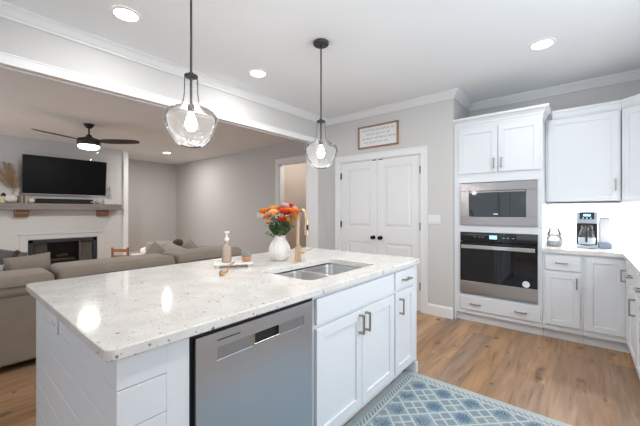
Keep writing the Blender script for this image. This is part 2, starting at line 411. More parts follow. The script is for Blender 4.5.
# crown mouldings
def crown(F, u0, u1, z=CZ, m0=0, m1=0, h=.085, p=.075):
    pr = [(0, z-.0005), (p, z-.0005), (p, z-.016), (p*.86, z-.02), (p*.62, z-.035), (p*.38, z-.058), (p*.26, z-.068), (p*.2, z-.07), (p*.2, z-h), (0, z-h)]
    return MB().prism(F, pr, u0, u1, m0, m1)
st(crown(FR((BX1, 0), (0, 1), (1, 0)), -2.5, PY, m1=-1).build('trim_2', 'trim', smooth=True))
st(crown(FR((0, PY), (1, 0), (0, -1)), BX1, -1.19, m0=1, m1=1).build('trim_3', 'trim', smooth=True))
st(crown(FR((-1.19, 0), (0, 1), (1, 0)), PY, 4.60, m0=-1, m1=-1).build('trim_4', 'trim', smooth=True))
st(crown(FR((0, 4.60), (1, 0), (0, -1)), -1.19, .92, m0=1, m1=-1).build('trim_5', 'trim', smooth=True))
st(crown(FR((.92, 0), (0, 1), (-1, 0)), -2.5, 4.60, m1=-1).build('trim_6', 'trim', smooth=True))
# lower bead of the header and casing of the stub end
st(MB().box(BX0, BX1, -2.5, 3.70, 2.385, 2.3895).box(BX0-.014, BX0, -2.5, 3.72, 2.375, 2.44, .003).box(BX1, BX1+.016, -2.5, 3.72, 2.332, 2.405, .003).box(BX1, BX1+.022, -2.5, 3.72, 2.397, 2.409, .003).build('trim_7', 'soffit'))
st(MB().box(BX0-.008, BX1+.008, 3.70, 3.72, 0, 2.384, .003).build('trim_8', 'trim'))
# baseboards
def base(name, F, u0, u1, m0=0, m1=0):
    return st(MB().prism(F, [(0, 0), (.016, 0), (.016, .11), (.011, .125), (.004, .135), (0, .135)], u0, u1, m0, m1).build(name, 'trim'))
base('baseboard_pantry', FR((0, PY), (1, 0), (0, -1)), -1.505, -1.19, m1=0)
base('baseboard_pantry_left', FR((0, PY), (1, 0), (0, -1)), -3.13, -2.955)
base('baseboard_stub', FR((BX1, 0), (0, 1), (1, 0)), 3.70, PY)
base('baseboard_living', FR((0, LY), (1, 0), (0, -1)), -9.7, -5.15)
base('baseboard_left', FR((-9.7, 0), (0, 1), (1, 0)), 2.9, LY)
base('baseboard_hall', FR((0, 6.1), (1, 0), (0, -1)), -5.3, -3.3)

# ------------------------------------------------------------ doors
FP = FR((0, PY), (1, 0), (0, -1))
def casing(F, u0, u1, ztop, w=.09, name='trim_9'):
    mb = MB()
    for a, b in ((u0-w, u0), (u1, u1+w)): mb.fbox(F, a, b, 0, ztop, 0, .018, .003).fbox(F, (a if a < u0 else b-.02), (a+.02 if a < u0 else b), 0, ztop, .018, .026, .002)
    mb.fbox(F, u0-w, u1+w, ztop, ztop+w, 0, .018, .003).fbox(F, u0-w, u1+w, ztop+w-.02, ztop+w, .018, .026, .002)
    return st(mb.build(name, 'trim'))
casing(FP, -2.86, -1.59, 2.04)
# stop bead
st(MB().fbox(FP, -2.86, -2.848, 0, 2.04, -.1, 0).fbox(FP, -1.602, -1.59, 0, 2.04, -.1, 0).fbox(FP, -2.86, -1.59, 2.03, 2.044, -.1, 0).build('trim_10', 'trim'))
def panel_leaf(n, u0, u1, hinge):
    d0, d1 = -.040, -.005
    mb = MB(); sw = .112
    mb.fbox(FP, u0, u0+sw, .01, 2.026, d0, d1, .002).fbox(FP, u1-sw, u1, .01, 2.026, d0, d1, .002)
    for z0, z1 in ((.01, .21), (.85, 1.07), (1.915, 2.026)): mb.fbox(FP, u0+sw, u1-sw, z0, z1, d0, d1, .002)
    for z0, z1 in ((.21, .85), (1.07, 1.915)):
        a, b = u0+sw, u1-sw
        mb.fbox(FP, a, b, z0, z1, d0, d1-.016)
        o, u, nn = FP
        # raised field with sloped shoulders
        q = []
        for ins, dep in ((.012, d1-.016), (.05, d1-.005)):
            q.append([mb.bm.verts.new(o+u*x+nn*dep+Vector((0, 0, z))) for x, z in ((a+ins, z0+ins), (b-ins, z0+ins), (b-ins, z1-ins), (a+ins, z1-ins))])
        for i in range(4): mb.bm.faces.new((q[0][i], q[0][(i+1) % 4], q[1][(i+1) % 4], q[1][i]))
        mb.bm.faces.new(q[1])
    d = st(mb.build('door_%d' % n, 'door'))
    ku = u1-.055 if hinge < 0 else u0+.055
    kb = MB(); o, u, nn = FP
    c = o+u*ku+Vector((0, 0, .925))
    kb.tube([c+nn*-.005, c+nn*.003, c+nn*.004], .027, 20, [.027, .027, .02]).tube([c+nn*.003, c+nn*.04], .008)
    pts = [c+nn*.032, c+nn*.038, c+nn*.046, c+nn*.056, c+nn*.062]
    kb.tube(pts, .02, 20, [.012, .023, .027, .023, .010]).build('door_knob', 'black', d, True)
    hu = u0-.004 if hinge < 0 else u1+.004
    for z in (.33, 1.10, 1.83):
        MB().fbox(FP, hu-.009, hu+.009, z-.045, z+.045, -.006, .004, .002).tube([o+u*hu+nn*.008+Vector((0, 0, z-.05)), o+u*hu+nn*.008+Vector((0, 0, z+.05))], .006, 10).build('hinge', 'black', d)
    cu = (u1-.05) if hinge < 0 else (u0+.05)
    MB().fbox(FP, cu-.03, cu+.03, 2.018, 2.030, -.03, -.003).build('ball_catch', 'black', d)
    return d
mid = (-2.86-1.59)/2
panel_leaf(1, -2.846, mid-.002, -1)
panel_leaf(2, mid+.002, -1.604, 1)
# cased opening to the hall
FL = FR((0, LY), (1, 0), (0, -1))
casing(FL, -5.04, -3.45, 2.31, .11, 'trim_11')
st(MB().fbox(FL, -5.05, -5.025, 0, 2.31, -.13, 0).fbox(FL, -3.5, -3.48, 0, 2.31, -.13, 0).fbox(FL, -5.04, -3.5, 2.295, 2.32, -.13, 0).build('trim_12', 'trim'))
# hinge of the cased opening seen behind the faucet
# framed sign above the doors
sg = T('framed_sign', 'brown wood framed white sign with faint handwritten lines above the pantry doors', 'sign', (-2.24, PY-.001, 2.2))
a, b, z0, z1 = -2.53, -1.895, 2.20, 2.52
fm = MB()
fm.fbox(FP, a, b, z0, z0+.022, .002, .03, .003).fbox(FP, a, b, z1-.022, z1, .002, .03, .003).fbox(FP, a, a+.022, z0, z1, .002, .03, .003).fbox(FP, b-.022, b, z0, z1, .002, .03, .003)
fm.build('frame', 'frame', sg)
MB().fbox(FP, a+.015, b-.015, z0+.015, z1-.015, .003, .014).build('sign_board', 'plastic', sg)
M['ink'] = mat('grey_ink', (.30, .30, .32), .7)
sc = MB(); o, u, nn = FP
for ln, (zz, xa, xb) in enumerate(((2.453, a+.07, b-.06), (2.395, a+.13, b-.13), (2.337, a+.07, b-.05), (2.280, a+.10, b-.15))):
    x = xa
    while x < xb:
        L = random.uniform(.035, .075); pts = []; k = 14; am = .012
        ph = random.random()*6
        for i in range(k):
            f = i/(k-1); pts.append(o+u*(x+L*f+.003*math.sin(ph+f*34))+nn*.0155+Vector((0, 0, zz+am*math.sin(ph+f*26)*(1 if i % 5 else 1.5))))
        sc.tube(pts, .0012, 4); x += L+.018
sc.build('handwriting', 'ink', sg)

# ------------------------------------------------------------ switches and outlets
def plate(name, label, F, u, z, n_rock, horizontal=False, w=None, h=.115, cat='switch'):
    w = w or (.07+.046*(n_rock-1)); o, uu, nn = F
    t = T(name, label, cat, o+uu*u+nn*.0005+Vector((0, 0, z-h/2)))
    MB().fbox(F, u-w/2, u+w/2, z-h/2, z+h/2, .0005, .007, .003).build('cover_plate', 'plastic', t)
    for i in range(n_rock):
        c = u+(i-(n_rock-1)/2)*.046
        if cat == 'switch': MB().fbox(F, c-.016, c+.016, z-.033, z+.033, .007, .010, .001).build('rocker', 'plastic', t)
        else:
            for s in (-1, 1):
                cu, cz = (c+s*.022, z) if horizontal else (c, z+s*.022)
                MB().fbox(F, cu-.015, cu+.015, cz-.015, cz+.015, .007, .0085, .001).build('socket', 'plastic', t)
                sl = MB()
                for q in (-1, 1): sl.fbox(F, cu+q*.006-.0012, cu+q*.006+.0012, cz-.005, cz+.005, .0085, .0088)
                sl.build('slots', 'gap', t)
    return t
plate('light_switch', 'white three-gang light switch on the grey wall right of the pantry doors', FP, -1.42, 1.195, 3, w=.155)
plate('light_switch', 'white light switch on the living room wall left of the flowers', FL, -5.62, 1.21, 3, w=.32)
FE = FR((0, .326), (1, 0), (0, -1))
plate('outlet', 'white power outlet on the shiplap end of the island', FE, -1.775, .81, 1, True, .12, .075, 'outlet')

# ------------------------------------------------------------ ceiling fittings
def can(x, y, label, pw, r=.078, col=NEUT):
    t = T('recessed_light', label, 'ceiling light', (x, y, CZ), 'recessed ceiling lights')
    MB().lathe([(r+.018, -.001), (r+.018, -.006), (r, -.010), (r-.004, -.004), (r-.004, -.001)], (x, y, CZ), 40, cap=False).build('trim_ring', 'trim', t, True)
    MB().lathe([(r-.003, -.0015), (r-.003, -.005)], (x, y, CZ), 40).build('diffuser', 'can', t)
    light('lamp', 'AREA', (0, 0, -.014), pw, col, (0, 0, 0), (r*1.8, r*1.8), t, 'DISK')
can(-2.566, .874, 'lit round recessed light near the header, upper left, above the pendant', 5)
can(-2.602, 2.126, 'lit round recessed light between the two pendant lights', 7)
can(-.265, 3.319, 'lit round recessed light in front of the oven cabinets, upper right', 4)
can(-7.9, 3.60, 'small distant lit recessed light in the living room ceiling', 26, .085, WARM)
can(-.265, .874, 'added unseen recessed light in the kitchen ceiling above the open floor nearest the camera, outside the photo', 10)  # out-of-view can added for light on the near kitchen
can(-.265, 2.10, 'added unseen recessed light in the kitchen ceiling just above the top edge of the photo', 6)  # out-of-view can added to brighten the floor and base cabinets

def pendant(x, y, label, glassm):
    t = T('pendant_light', label, 'pendant light', (x, y, CZ))
    c = (x, y, 0)
    MB().lathe([(.001, CZ-.0006), (.062, CZ-.0006), (.066, CZ-.004), (.066, CZ-.022), (.060, CZ-.028), (.012, CZ-.030), (.001, CZ-.030)], c, 36).build('canopy', 'brass_dark', t, True)
    MB().tube([(x, y, CZ-.028), (x, y, 2.07)], .0065).tube([(x, y, CZ-.05), (x, y, CZ-.03)], .009).build('rod', 'brass_dark', t, True)
    MB().lathe([(.002, 2.085), (.012, 2.083), (.016, 2.072), (.036, 2.066), (.038, 2.060), (.034, 2.054), (.012, 2.05), (.010, 2.04), (.002, 2.038)], c, 28).build('cap', 'brass_dark', t, True)
    MB().lathe([(.002, 2.045), (.007, 2.045), (.007, 1.905), (.016, 1.90), (.018, 1.895), (.018, 1.865), (.015, 1.86), (.002, 1.86)], c, 20).build('socket', 'brass_dark', t, True)
    MB().lathe([(.002, 1.86), (.013, 1.858), (.015, 1.845), (.026, 1.82), (.032, 1.795), (.030, 1.772), (.018, 1.755), (.002, 1.75)], c, 20).build('bulb', 'bulb', t, True)
    pr = [(.036, 2.057), (.037, 2.03), (.038, 1.97), (.042, 1.93), (.052, 1.898), (.070, 1.883), (.108, 1.870), (.132, 1.854), (.143, 1.832), (.144, 1.815), (.138, 1.79), (.122, 1.75), (.10, 1.708), (.078, 1.68), (.062, 1.669), (.055, 1.667)]
    g = MB().lathe(pr, c, 48, cap=False).build('glass_shade', glassm, t, True)
    light('lamp', 'POINT', (0, 0, 1.68-CZ), 5.5, NEUT, radius=.03, parent=t)
pendant(-1.70, .91, 'nearer clear seeded glass pendant light hanging on a long dark rod, left', 'seeded')
pendant(-1.712, 2.079, 'farther clear glass pendant light in front of the pantry wall', 'clearshade')

# ceiling fan
fx, fy = -6.3, 1.592
t = T('ceiling_fan', 'dark three-blade ceiling fan with a lit lamp in the living room', 'ceiling fan', (fx, fy, CZ))
MB().lathe([(.002, CZ-.001), (.075, CZ-.001), (.078, CZ-.01), (.055, CZ-.05), (.025, CZ-.07), (.002, CZ-.07)], (fx, fy, 0), 28).build('canopy', 'blade', t, True)
MB().tube([(fx, fy, CZ-.06), (fx, fy, 2.52)], .013).build('down_rod', 'blade', t, True)
MB().lathe([(.002, 2.57), (.03, 2.565), (.05, 2.53), (.10, 2.505), (.155, 2.49), (.165, 2.47), (.165, 2.41), (.155, 2.385), (.002, 2.385)], (fx, fy, 0), 32).build('motor_housing', 'blade', t, True)
MB().lathe([(.002, 2.386), (.148, 2.386), (.150, 2.36), (.13, 2.335), (.08, 2.322), (.002, 2.318)], (fx, fy, 0), 32).build('light_bowl', 'bowl_glow', t, True)
light('lamp', 'AREA', (0, 0, 2.312-CZ), 34, WARM, (0, 0, 0), (.24, .24), t, 'DISK')
for dx, dy, zb in ((.165, -.02, 2.12), (.13, .09, 2.26)):
    MB().tube([(fx+dx, fy+dy, 2.40), (fx+dx, fy+dy, zb)], .0022, 6).ball((fx+dx, fy+dy, zb), .010).build('pull_chain', 'nickel', t)
for an in (-68, 44, 164):
    d = Vector((math.cos(R(an)), math.sin(R(an)), 0)); s = Vector((-d.y, d.x, 0)); mb = MB()
    secs = [(.12, .035), (.20, .045), (.26, .062), (.45, .068), (.62, .062), (.74, .05), (.80, .03)]
    rows = []
    for rr, wd in secs:
        p = Vector((fx, fy, 2.455))+d*rr; tl = Vector((0, 0, -wd*.32))
        rows.append([mb.bm.verts.new(p-s*wd-tl+Vector((0, 0, h))) for h in (0, .008)]+[mb.bm.verts.new(p+s*wd+tl+Vector((0, 0, h))) for h in (.008, 0)])
    for A, B in zip(rows, rows[1:]):
        for i in range(4): mb.bm.faces.new((A[i], A[(i+1) % 4], B[(i+1) % 4], B[i]))
    mb.bm.faces.new(rows[0]); mb.bm.faces.new(rows[-1]); mb.build('blade', 'blade', t)

# ------------------------------------------------------------ cabinetry helpers
def shaker(F, u0, u1, z0, z1, n0=0, th=.019, sw=.058, name='door', parent=None, handle=None, rec=.009, m='cab'):
    mb = MB()
    mb.fbox(F, u0, u0+sw, z0, z1, n0, n0+th, .0015, 1).fbox(F, u1-sw, u1, z0, z1, n0, n0+th, .0015, 1)
    mb.fbox(F, u0+sw, u1-sw, z0, z0+sw, n0, n0+th, .0015, 1).fbox(F, u0+sw, u1-sw, z1-sw, z1, n0, n0+th, .0015, 1)
    mb.fbox(F, u0+sw-.002, u1-sw+.002, z0+sw-.002, z1-sw+.002, n0, n0+th-rec)
    d = mb.build(name, m, parent)
    if handle: pull(F, *handle, n0+th, d)
    return d
def slab_front(F, u0, u1, z0, z1, n0=0, th=.019, name='drawer', parent=None, handles=(), inset=True):
    mb = MB().fbox(F, u0, u1, z0, z1, n0, n0+th, .003, 2)
    d = mb.build(name, 'cab', parent)
    for h in handles: pull(F, *h, n0+th, d)
    return d
def pull(F, u, z, L, orient, n0, parent):
    """square bar pull; orient 'v' or 'h'"""
    mb = MB(); w = .006; hl = L/2
    if orient == 'v':
        mb.fbox(F, u-w, u+w, z-hl, z+hl, n0+.026, n0+.036, .0015, 1)
        for s in (-1, 1): mb.fbox(F, u-w, u+w, min(z+s*(hl-.001), z+s*(hl-.013)), max(z+s*(hl-.001), z+s*(hl-.013)), n0, n0+.030)
    else:
        mb.fbox(F, u-hl, u+hl, z-w, z+w, n0+.026, n0+.036, .0015, 1)
        for s in (-1, 1): mb.fbox(F, min(u+s*(hl-.001), u+s*(hl-.013)), max(u+s*(hl-.001), u+s*(hl-.013)), z-w, z+w, n0, n0+.030)
    return mb.build('handle', 'nickel', parent)

# ------------------------------------------------------------ island
IX0, IX1, IY0, IY1 = -2.205, -1.03, .326, 2.468
FI = FR((IX1, 0), (0, 1), (1, 0))      # +X face, u = world Y
ZB = .878
isl = T('kitchen_island', 'white shiplap-clad island base under the speckled countertop', 'kitchen island', ((IX0+IX1)/2, 1.4, 0))
pitch = .122; zt = .778
# seating-side back and carcass core
MB().box(IX0+.016, IX0+.10, IY0+.016, IY1-.02, 0, ZB).build('back_panel', 'cab', isl)
core = MB().box(IX0+.10, -1.66, IY0+.018, IY1-.02, .0, ZB-.24).build('carcass', 'cab', isl)
# end facing the camera: real boards with narrow gaps
end = MB().box(IX0+.012, IX1-.012, IY0+.012, IY0+.03, 0, ZB)
zs = [ZB]+[zt-i*pitch for i in range(7)]
for za, zb_ in zip(zs, zs[1:]+[0.0]):
    if za-zb_ > .02: end.box(IX0, IX1-.0125, IY0, IY0+.012, zb_+.0015, za-.0015, .0012, 1)
end.build('shiplap_end', 'cab', isl)
sidep = MB().fbox(FI, IY0+.0125, .545, 0, ZB, -.03, -.012)
for za, zb_ in zip(zs, zs[1:]+[0.0]):
    if za-zb_ > .02: sidep.fbox(FI, IY0, .468, zb_+.0015, za-.0015, -.012, 0, .0012, 1)
sidep.fbox(FI, .468, .545, 0, ZB, -.012, 0, .001, 1)
sidep.build('shiplap_side', 'cab', isl)
bl = MB()
for za, zb_ in zip(zs, zs[1:]+[0.0]):
    if za-zb_ > .02: bl.box(IX0, IX0+.012, IY0+.013, IY1, zb_+.0015, za-.0015, .0012, 1)
bl.build('shiplap_back', 'cab', isl)
MB().box(IX0+.10, IX1, IY1-.02, IY1, 0, ZB, .001, 1).build('far_end_panel', 'cab', isl)
MB().fbox(FI, 2.385, IY1-.02, .105, ZB, -.09, 0, .001, 1).fbox(FI, 2.442, IY1-.0, 0, .105, -.09, 0).fbox(FI, 2.440, IY1+.008, 0, .085, -.09, .010, .003).build('far_leg', 'cab', isl)
MB().fbox(FI, .58, 2.385, .0, .10, -.10, -.085).build('toe_kick', 'cab', isl)

# dishwasher
dw = T('dishwasher', 'stainless steel dishwasher with a pocket handle in the island', 'dishwasher', (IX1-.3, .868, 0))
D0, D1 = .562, 1.168
MB().fbox(FI, D0-.012, D1+.008, .10, .872, -.60, -.006).build('tub', 'gap', dw)
DF = .012
pk = (.812, .95, .765, .803)       # pocket opening
bd = (.645, 1.11, .757, .797)
door = MB()
zt_, zb_ = .860, .12
door.fbox(FI, D0, D1, zb_, bd[2], -.004, DF, 0).fbox(FI, D0, D1, bd[3]+.008, zt_, -.004, DF, 0)
door.fbox(FI, D0, bd[0], bd[2], bd[3]+.008, -.004, DF).fbox(FI, bd[1], D1, bd[2], bd[3]+.008, -.004, DF)
dd = door.build('door', 'steel', dw)
M['steel_band'] = mat('darker_satin_steel', (.42, .44, .47), .35, 1)
MB().fbox(FI, bd[0], pk[0], bd[2], bd[3]+.008, -.004, DF-.002).build('handle_band', 'steel_band', dd)
MB().fbox(FI, pk[1], bd[1], bd[2], bd[3]+.008, -.004, DF-.002).build('handle_band', 'steel_band', dd)
MB().fbox(FI, pk[0], pk[1], bd[2], bd[3]+.008, -.006, -.003).build('handle_pocket', 'gap', dd)
MB().fbox(FI, pk[0], pk[1], bd[2], bd[2]+.008, -.003, DF+.002, .001).fbox(FI, pk[1]-.004, pk[1], bd[2], bd[3]+.008, -.003, DF+.001).fbox(FI, pk[0], pk[0]+.004, bd[2], bd[3]+.008, -.003, DF+.001).build('handle_lip', 'chrome', dd)
MB().fbox(FI, .645, .745, .828, .832, DF, DF+.0008).build('badge', 'gap', dd)
MB().fbox(FI, D0, D1, .02, .10, -.075, -.06).build('kick_plate', 'matblack', dw)

# sink base
sb = T('sink_base_cabinet', 'white island sink cabinet with two shaker doors and a plain top panel', 'cabinet', (IX1-.3, 1.6, 0))
a, b = 1.185, 2.045
MB().fbox(FI, a, b, .105, .640, -.60, -.001).fbox(FI, a, b, .64, ZB-.001, -.02, -.001).fbox(FI, a, a+.018, .64, ZB-.001, -.6, -.02).fbox(FI, b-.018, b, .64, ZB-.001, -.6, -.02).build('body', 'cab', sb)
slab_front(FI, a+.012, b-.012, .730, .862, name='false_drawer_front', parent=sb)
m_ = (a+b)/2
shaker(FI, a+.012, m_-.002, .14, .712, parent=sb, handle=(m_-.032, .635, .115, 'v'))
shaker(FI, m_+.002, b-.012, .14, .712, parent=sb, handle=(m_+.038, .635, .115, 'v'))
# narrow cabinet
nc = T('narrow_base_cabinet', 'narrow white cabinet with one drawer and door at the far end of the island', 'cabinet', (IX1-.3, 2.2, 0))
MB().fbox(FI, 2.047, 2.383, .105, ZB-.001, -.59, -.001).build('body', 'cab', nc)
slab_front(FI, 2.058, 2.373, .735, .862, parent=nc, handles=[(2.21, .80, .11, 'h')])
shaker(FI, 2.058, 2.373, .14, .718, sw=.05, parent=nc, handle=(2.12, .615, .115, 'v'))

# countertop with sink cut-out
def rloop(x0, x1, y0, y1, r, n=6):
    pts = []
    for cx, cy, a0 in ((x1-r, y1-r, 0), (x0+r, y1-r, 90), (x0+r, y0+r, 180), (x1-r, y0+r, 270)):
        for i in range(n+1): t_ = R(a0+90*i/n); pts.append((cx+r*math.cos(t_), cy+r*math.sin(t_)))
    return pts
def countertop(outer, hole, z0, z1, e=.004):
    bm = bmesh.new()
    def ring(rect, ins, z): x0, x1, y0, y1, r = rect; return [bm.verts.new((*p, z)) for p in rloop(x0+ins, x1-ins, y0+ins, y1-ins, max(r-ins, .001))]
    def wall(A, B):
        n = len(A)
        for i in range(n): bm.faces.new((A[i], A[(i+1) % n], B[(i+1) % n], B[i]))
    o1 = ring(outer, e, z1); o2 = ring(outer, e*.3, z1-e*.3); o3 = ring(outer, 0, z1-e); o4 = ring(outer, 0, z0+e); o5 = ring(outer, e, z0)
    for A, B in ((o1, o2), (o2, o3), (o3, o4), (o4, o5)): wall(A, B)
    i1 = ring(hole, -e*.6, z1); i2 = ring(hole, 0, z1-e*.6); i3 = ring(hole, 0, z0); wall(i1, i2); wall(i2, i3)
    for o_, i_ in ((o1, i1), (o5, i3)):
        es = []
        for L in (o_, i_):
            for k in range(len(L)): es.append(bm.edges.get((L[k], L[(k+1) % len(L)])))
        bmesh.ops.triangle_fill(bm, edges=es, use_beauty=True)
    mb = MB(); mb.bm.free(); mb.bm = bm; return mb
HOLE = (-1.585, -1.15, 1.305, 2.02, .05)
ct = countertop((-2.27, -1.0, .292, 2.50, .028), HOLE, .88, .915).build('island_countertop', 'quartz', org=(-1.66, 1.4, .88))
tag(ct, 'white speckled quartz countertop of the island', 'countertop')

# double bowl undermount sink
sk = T('sink', 'double-bowl stainless undermount sink in the island', 'sink', (-1.37, 1.67, .66))
def bowl(x0, x1, y0, y1, z0, z1):
    bm = bmesh.new(); r = .05; rs = []
    for ins, z in ((-.012, z1), (0, z1), (.002, z1-.02), (.008, z0+.03), (.02, z0+.008), (.045, z0), (.09, z0-.002)):
        rs.append([bm.verts.new((*p, z)) for p in rloop(x0+ins, x1-ins, y0+ins, y1-ins, max(r-ins*.3, .01) if ins < .03 else r*.7)])
    for A, B in zip(rs, rs[1:]):
        n = len(A)
        for i in range(n): bm.faces.new((A[i], A[(i+1) % n], B[(i+1) % n], B[i]))
    bm.faces.new(rs[-1]); mb = MB(); mb.bm.free(); mb.bm = bm; return mb
MB_ = bowl(-1.577, -1.158, 1.315, 1.645, .68, .872)
MB_.build('bowl', 'steel_sink', sk, True, 'left bowl of the sink')
bowl(-1.577, -1.158, 1.68, 2.01, .68, .872).build('bowl', 'steel_sink', sk, True, 'right bowl of the sink')
MB().box(-1.585, -1.15, 1.645, 1.68, .850, .8735, .006).build('divider', 'steel_sink', sk, True)
for yy in (1.50, 1.84):
    MB().lathe([(.001, 0), (.04, 0), (.042, .003), (.03, .004), (.001, .002)], (-1.37, yy, .679), 24).build('drain', 'chrome', sk, True)

# faucet
fxx, fyy = -1.655, 1.735
fc = T('faucet', 'tall champagne bronze gooseneck faucet beside the vase', 'faucet', (fxx, fyy, .915))
d_ = Vector((.951, -.309, 0))
MB().lathe([(.001, .9155), (.029, .9155), (.029, .922), (.0245, .926), (.0235, 1.03), (.0175, 1.035), (.001, 1.035)], (fxx, fyy, 0), 28).build('base', 'gold', fc, True)
pts = [Vector((fxx, fyy, z)) for z in (1.03, 1.10, 1.17, 1.225)]
cx = Vector((fxx, fyy, 1.225))+d_*.066
for i in range(1, 15):
    an = PI-PI*i/15*1.03; pts.append(cx+d_*.066*math.cos(an)+Vector((0, 0, .080*math.sin(an))))
MB().tube(pts, .0135, 16).build('neck', 'gold', fc, True)
e0 = pts[-1]; e1 = e0+Vector((0, 0, -.05))+d_*-.003
MB().tube([e0, e0+Vector((0, 0, -.02)), e1, e1+Vector((0, 0, -.055))], .015, 16, [.0135, .015, .0165, .0175]).build('spray_head', 'gold', fc, True)
MB().tube([e1+Vector((0, 0, -.02))+d_*.012, e1+Vector((0, 0, .015))+d_*.0155], .008, 8).build('spray_button', 'matblack', fc, True)
h0 = Vector((fxx, fyy, .99)); hd = Vector((.62, .78, 0))
MB().tube([h0, h0+hd*.05], .014, 14).tube([h0+hd*.04, h0+hd*.055+Vector((0, 0, .003)), h0+hd*.12+Vector((0, 0, .028))], .006, 10, [.008, .006, .005]).build('lever', 'gold', fc, True)

# vase and flowers
vx, vy = -1.825, 1.705
wob = lambda an, z: 1+.022*math.cos(an*16)
prof = [(.001, .916), (.050, .916), (.058, .921), (.074, .945), (.083, .972), (.084, .995), (.078, 1.025), (.063, 1.055), (.048, 1.078), (.042, 1.092), (.046, 1.102), (.052, 1.110), (.047, 1.111), (.040, 1.10), (.038, 1.085)]
wob = lambda an, z: 1+.012*math.cos(an*16)
tag(MB().lathe(prof, (vx, vy, -.0), 96, cap=False, wob=wob).build('vase', 'porcelain', smooth=True, org=(vx, vy, .916)), 'white ribbed round ceramic vase holding the orange flowers', 'vase')
def petal_mat(name, c1, c2):
    m = mat(name, c1, .6); k = NT(m); k.base(k.mix(k.noise(k.coord(), 60, 2), c1, c2)); k.b.inputs['Subsurface Weight'].default_value = 0; return m
PM = dict(orange=petal_mat('orange_petals', (.95, .24, .02), (1.0, .42, .05)), red=petal_mat('red_orange_petals', (.72, .06, .012), (.85, .14, .02)),
          peach=petal_mat('peach_petals', (.98, .50, .22), (1.0, .66, .38)), pink=petal_mat('pink_white_petals', (.85, .45, .38), (.90, .72, .66)), yellow=petal_mat('yellow_orange_petals', (1.0, .42, .03), (1.0, .58, .12)))
M['leaf'] = mat('leaf_green', (.10, .17, .055), .55); M['leaf2'] = mat('pale_leaf_green', (.15, .21, .08), .55); M['stem'] = mat('stem_green', (.10, .17, .05), .6)
def petal(mb, c, out, up, L, W, curl):
    side = out.cross(up).normalized(); rows = []
    for i in range(5):
        f = i/4; p = c+out*(L*math.sin(f*1.35)*(.85))+up*(L*(f*curl)); wd = W*math.sin(PI*(.12+f*.75))
        rows.append([mb.bm.verts.new(p+side*wd*s_+up*abs(s_)*wd*.35) for s_ in (-1, -.5, 0, .5, 1)])
    for A, B in zip(rows, rows[1:]):
        for j in range(4): mb.bm.faces.new((A[j], A[j+1], B[j+1], B[j]))
def flower(px_, py_, pz_, kind, label, size=.034):
    size *= 1.28
    base = Vector((vx+(px_-vx)*.22, vy+(py_-vy)*.22, 1.075)); top = Vector((px_, py_, pz_))
    t = T('flower', label, 'flower', base, 'orange flowers in the white vase')
    ax = (top-base).normalized(); ax = (ax+Vector((0, 0, .25))).normalized()
    q = ax.orthogonal().normalized(); r_ = ax.cross(q); mb = MB()
    for ring_, (n, L, curl, W) in enumerate(((8, 1.0, .15, .62), (8, .92, .5, .6), (7, .75, .85, .55), (6, .55, 1.35, .45), (4, .3, 2.6, .35))):
        for i in range(n):
            an = 2*PI*(i+.5*ring_)/n+random.uniform(-.2, .2); o_ = q*math.cos(an)+r_*math.sin(an)
            petal(mb, top, o_, ax, size*L*random.uniform(.88, 1.1), size*W, curl)
    mb.ball(top+ax*size*.2, size*.35, seg=8)
    mb.build('bloom', PM[kind], t, True)
    midp = (base+top)/2+Vector((0, 0, .015)); MB().tube([base, midp, top], .0022, 6).build('stem', 'stem', t)
Rt = Vector((.770, .638, 0)); Fw = Vector((-.638, .770, 0))
V0 = Vector((vx, vy, 0)); sc_ = 2.48/316.0
def fpos(px, py, dep=0): p = V0+Rt*((px-280.5)*sc_*.93)+Fw*dep; return p.x, p.y, 1.30+(211-py)*sc_
for px, py, dep, kd, lb, sz in (
    (264, 213, 0, 'orange', 'orange flower at the far left of the bouquet', .036), (273, 211, .03, 'yellow', 'yellow-orange flower upper left of the bouquet', .036),
    (276, 215, -.06, 'peach', 'large pale peach flower at the front left of the bouquet', .040), (286, 208, .03, 'pink', 'pink-white flower near the top of the bouquet', .036),
    (291, 207, .06, 'red', 'small red flower topmost in the bouquet', .028), (287, 214, -.05, 'red', 'large red-orange flower at the front centre of the bouquet', .040),
    (292, 213, -.03, 'orange', 'orange flower upper right of centre in the bouquet', .037), (284, 220, -.08, 'red', 'small red-orange flower lowest at the front of the bouquet', .028),
    (298, 213, .02, 'orange', 'orange flower at the upper right edge of the bouquet', .030), (290, 221, -.06, 'orange', 'small orange flower low on the right front of the bouquet', .024), (268, 218, -.04, 'orange', 'orange flower low on the left front of the bouquet', .028),
    (297, 219, 0, 'yellow', 'orange-yellow flower at the far right of the bouquet beside the faucet', .034), (271, 223, -.05, 'peach', 'small pale flower low on the left of the bouquet', .022),
    (281, 211, .06, 'orange', 'orange flower at the back centre of the bouquet', .034), (295, 210, .05, 'pink', 'pink-red flower at the upper right of the bouquet', .028)):
    flower(*fpos(px, py, dep), kd, lb, sz)
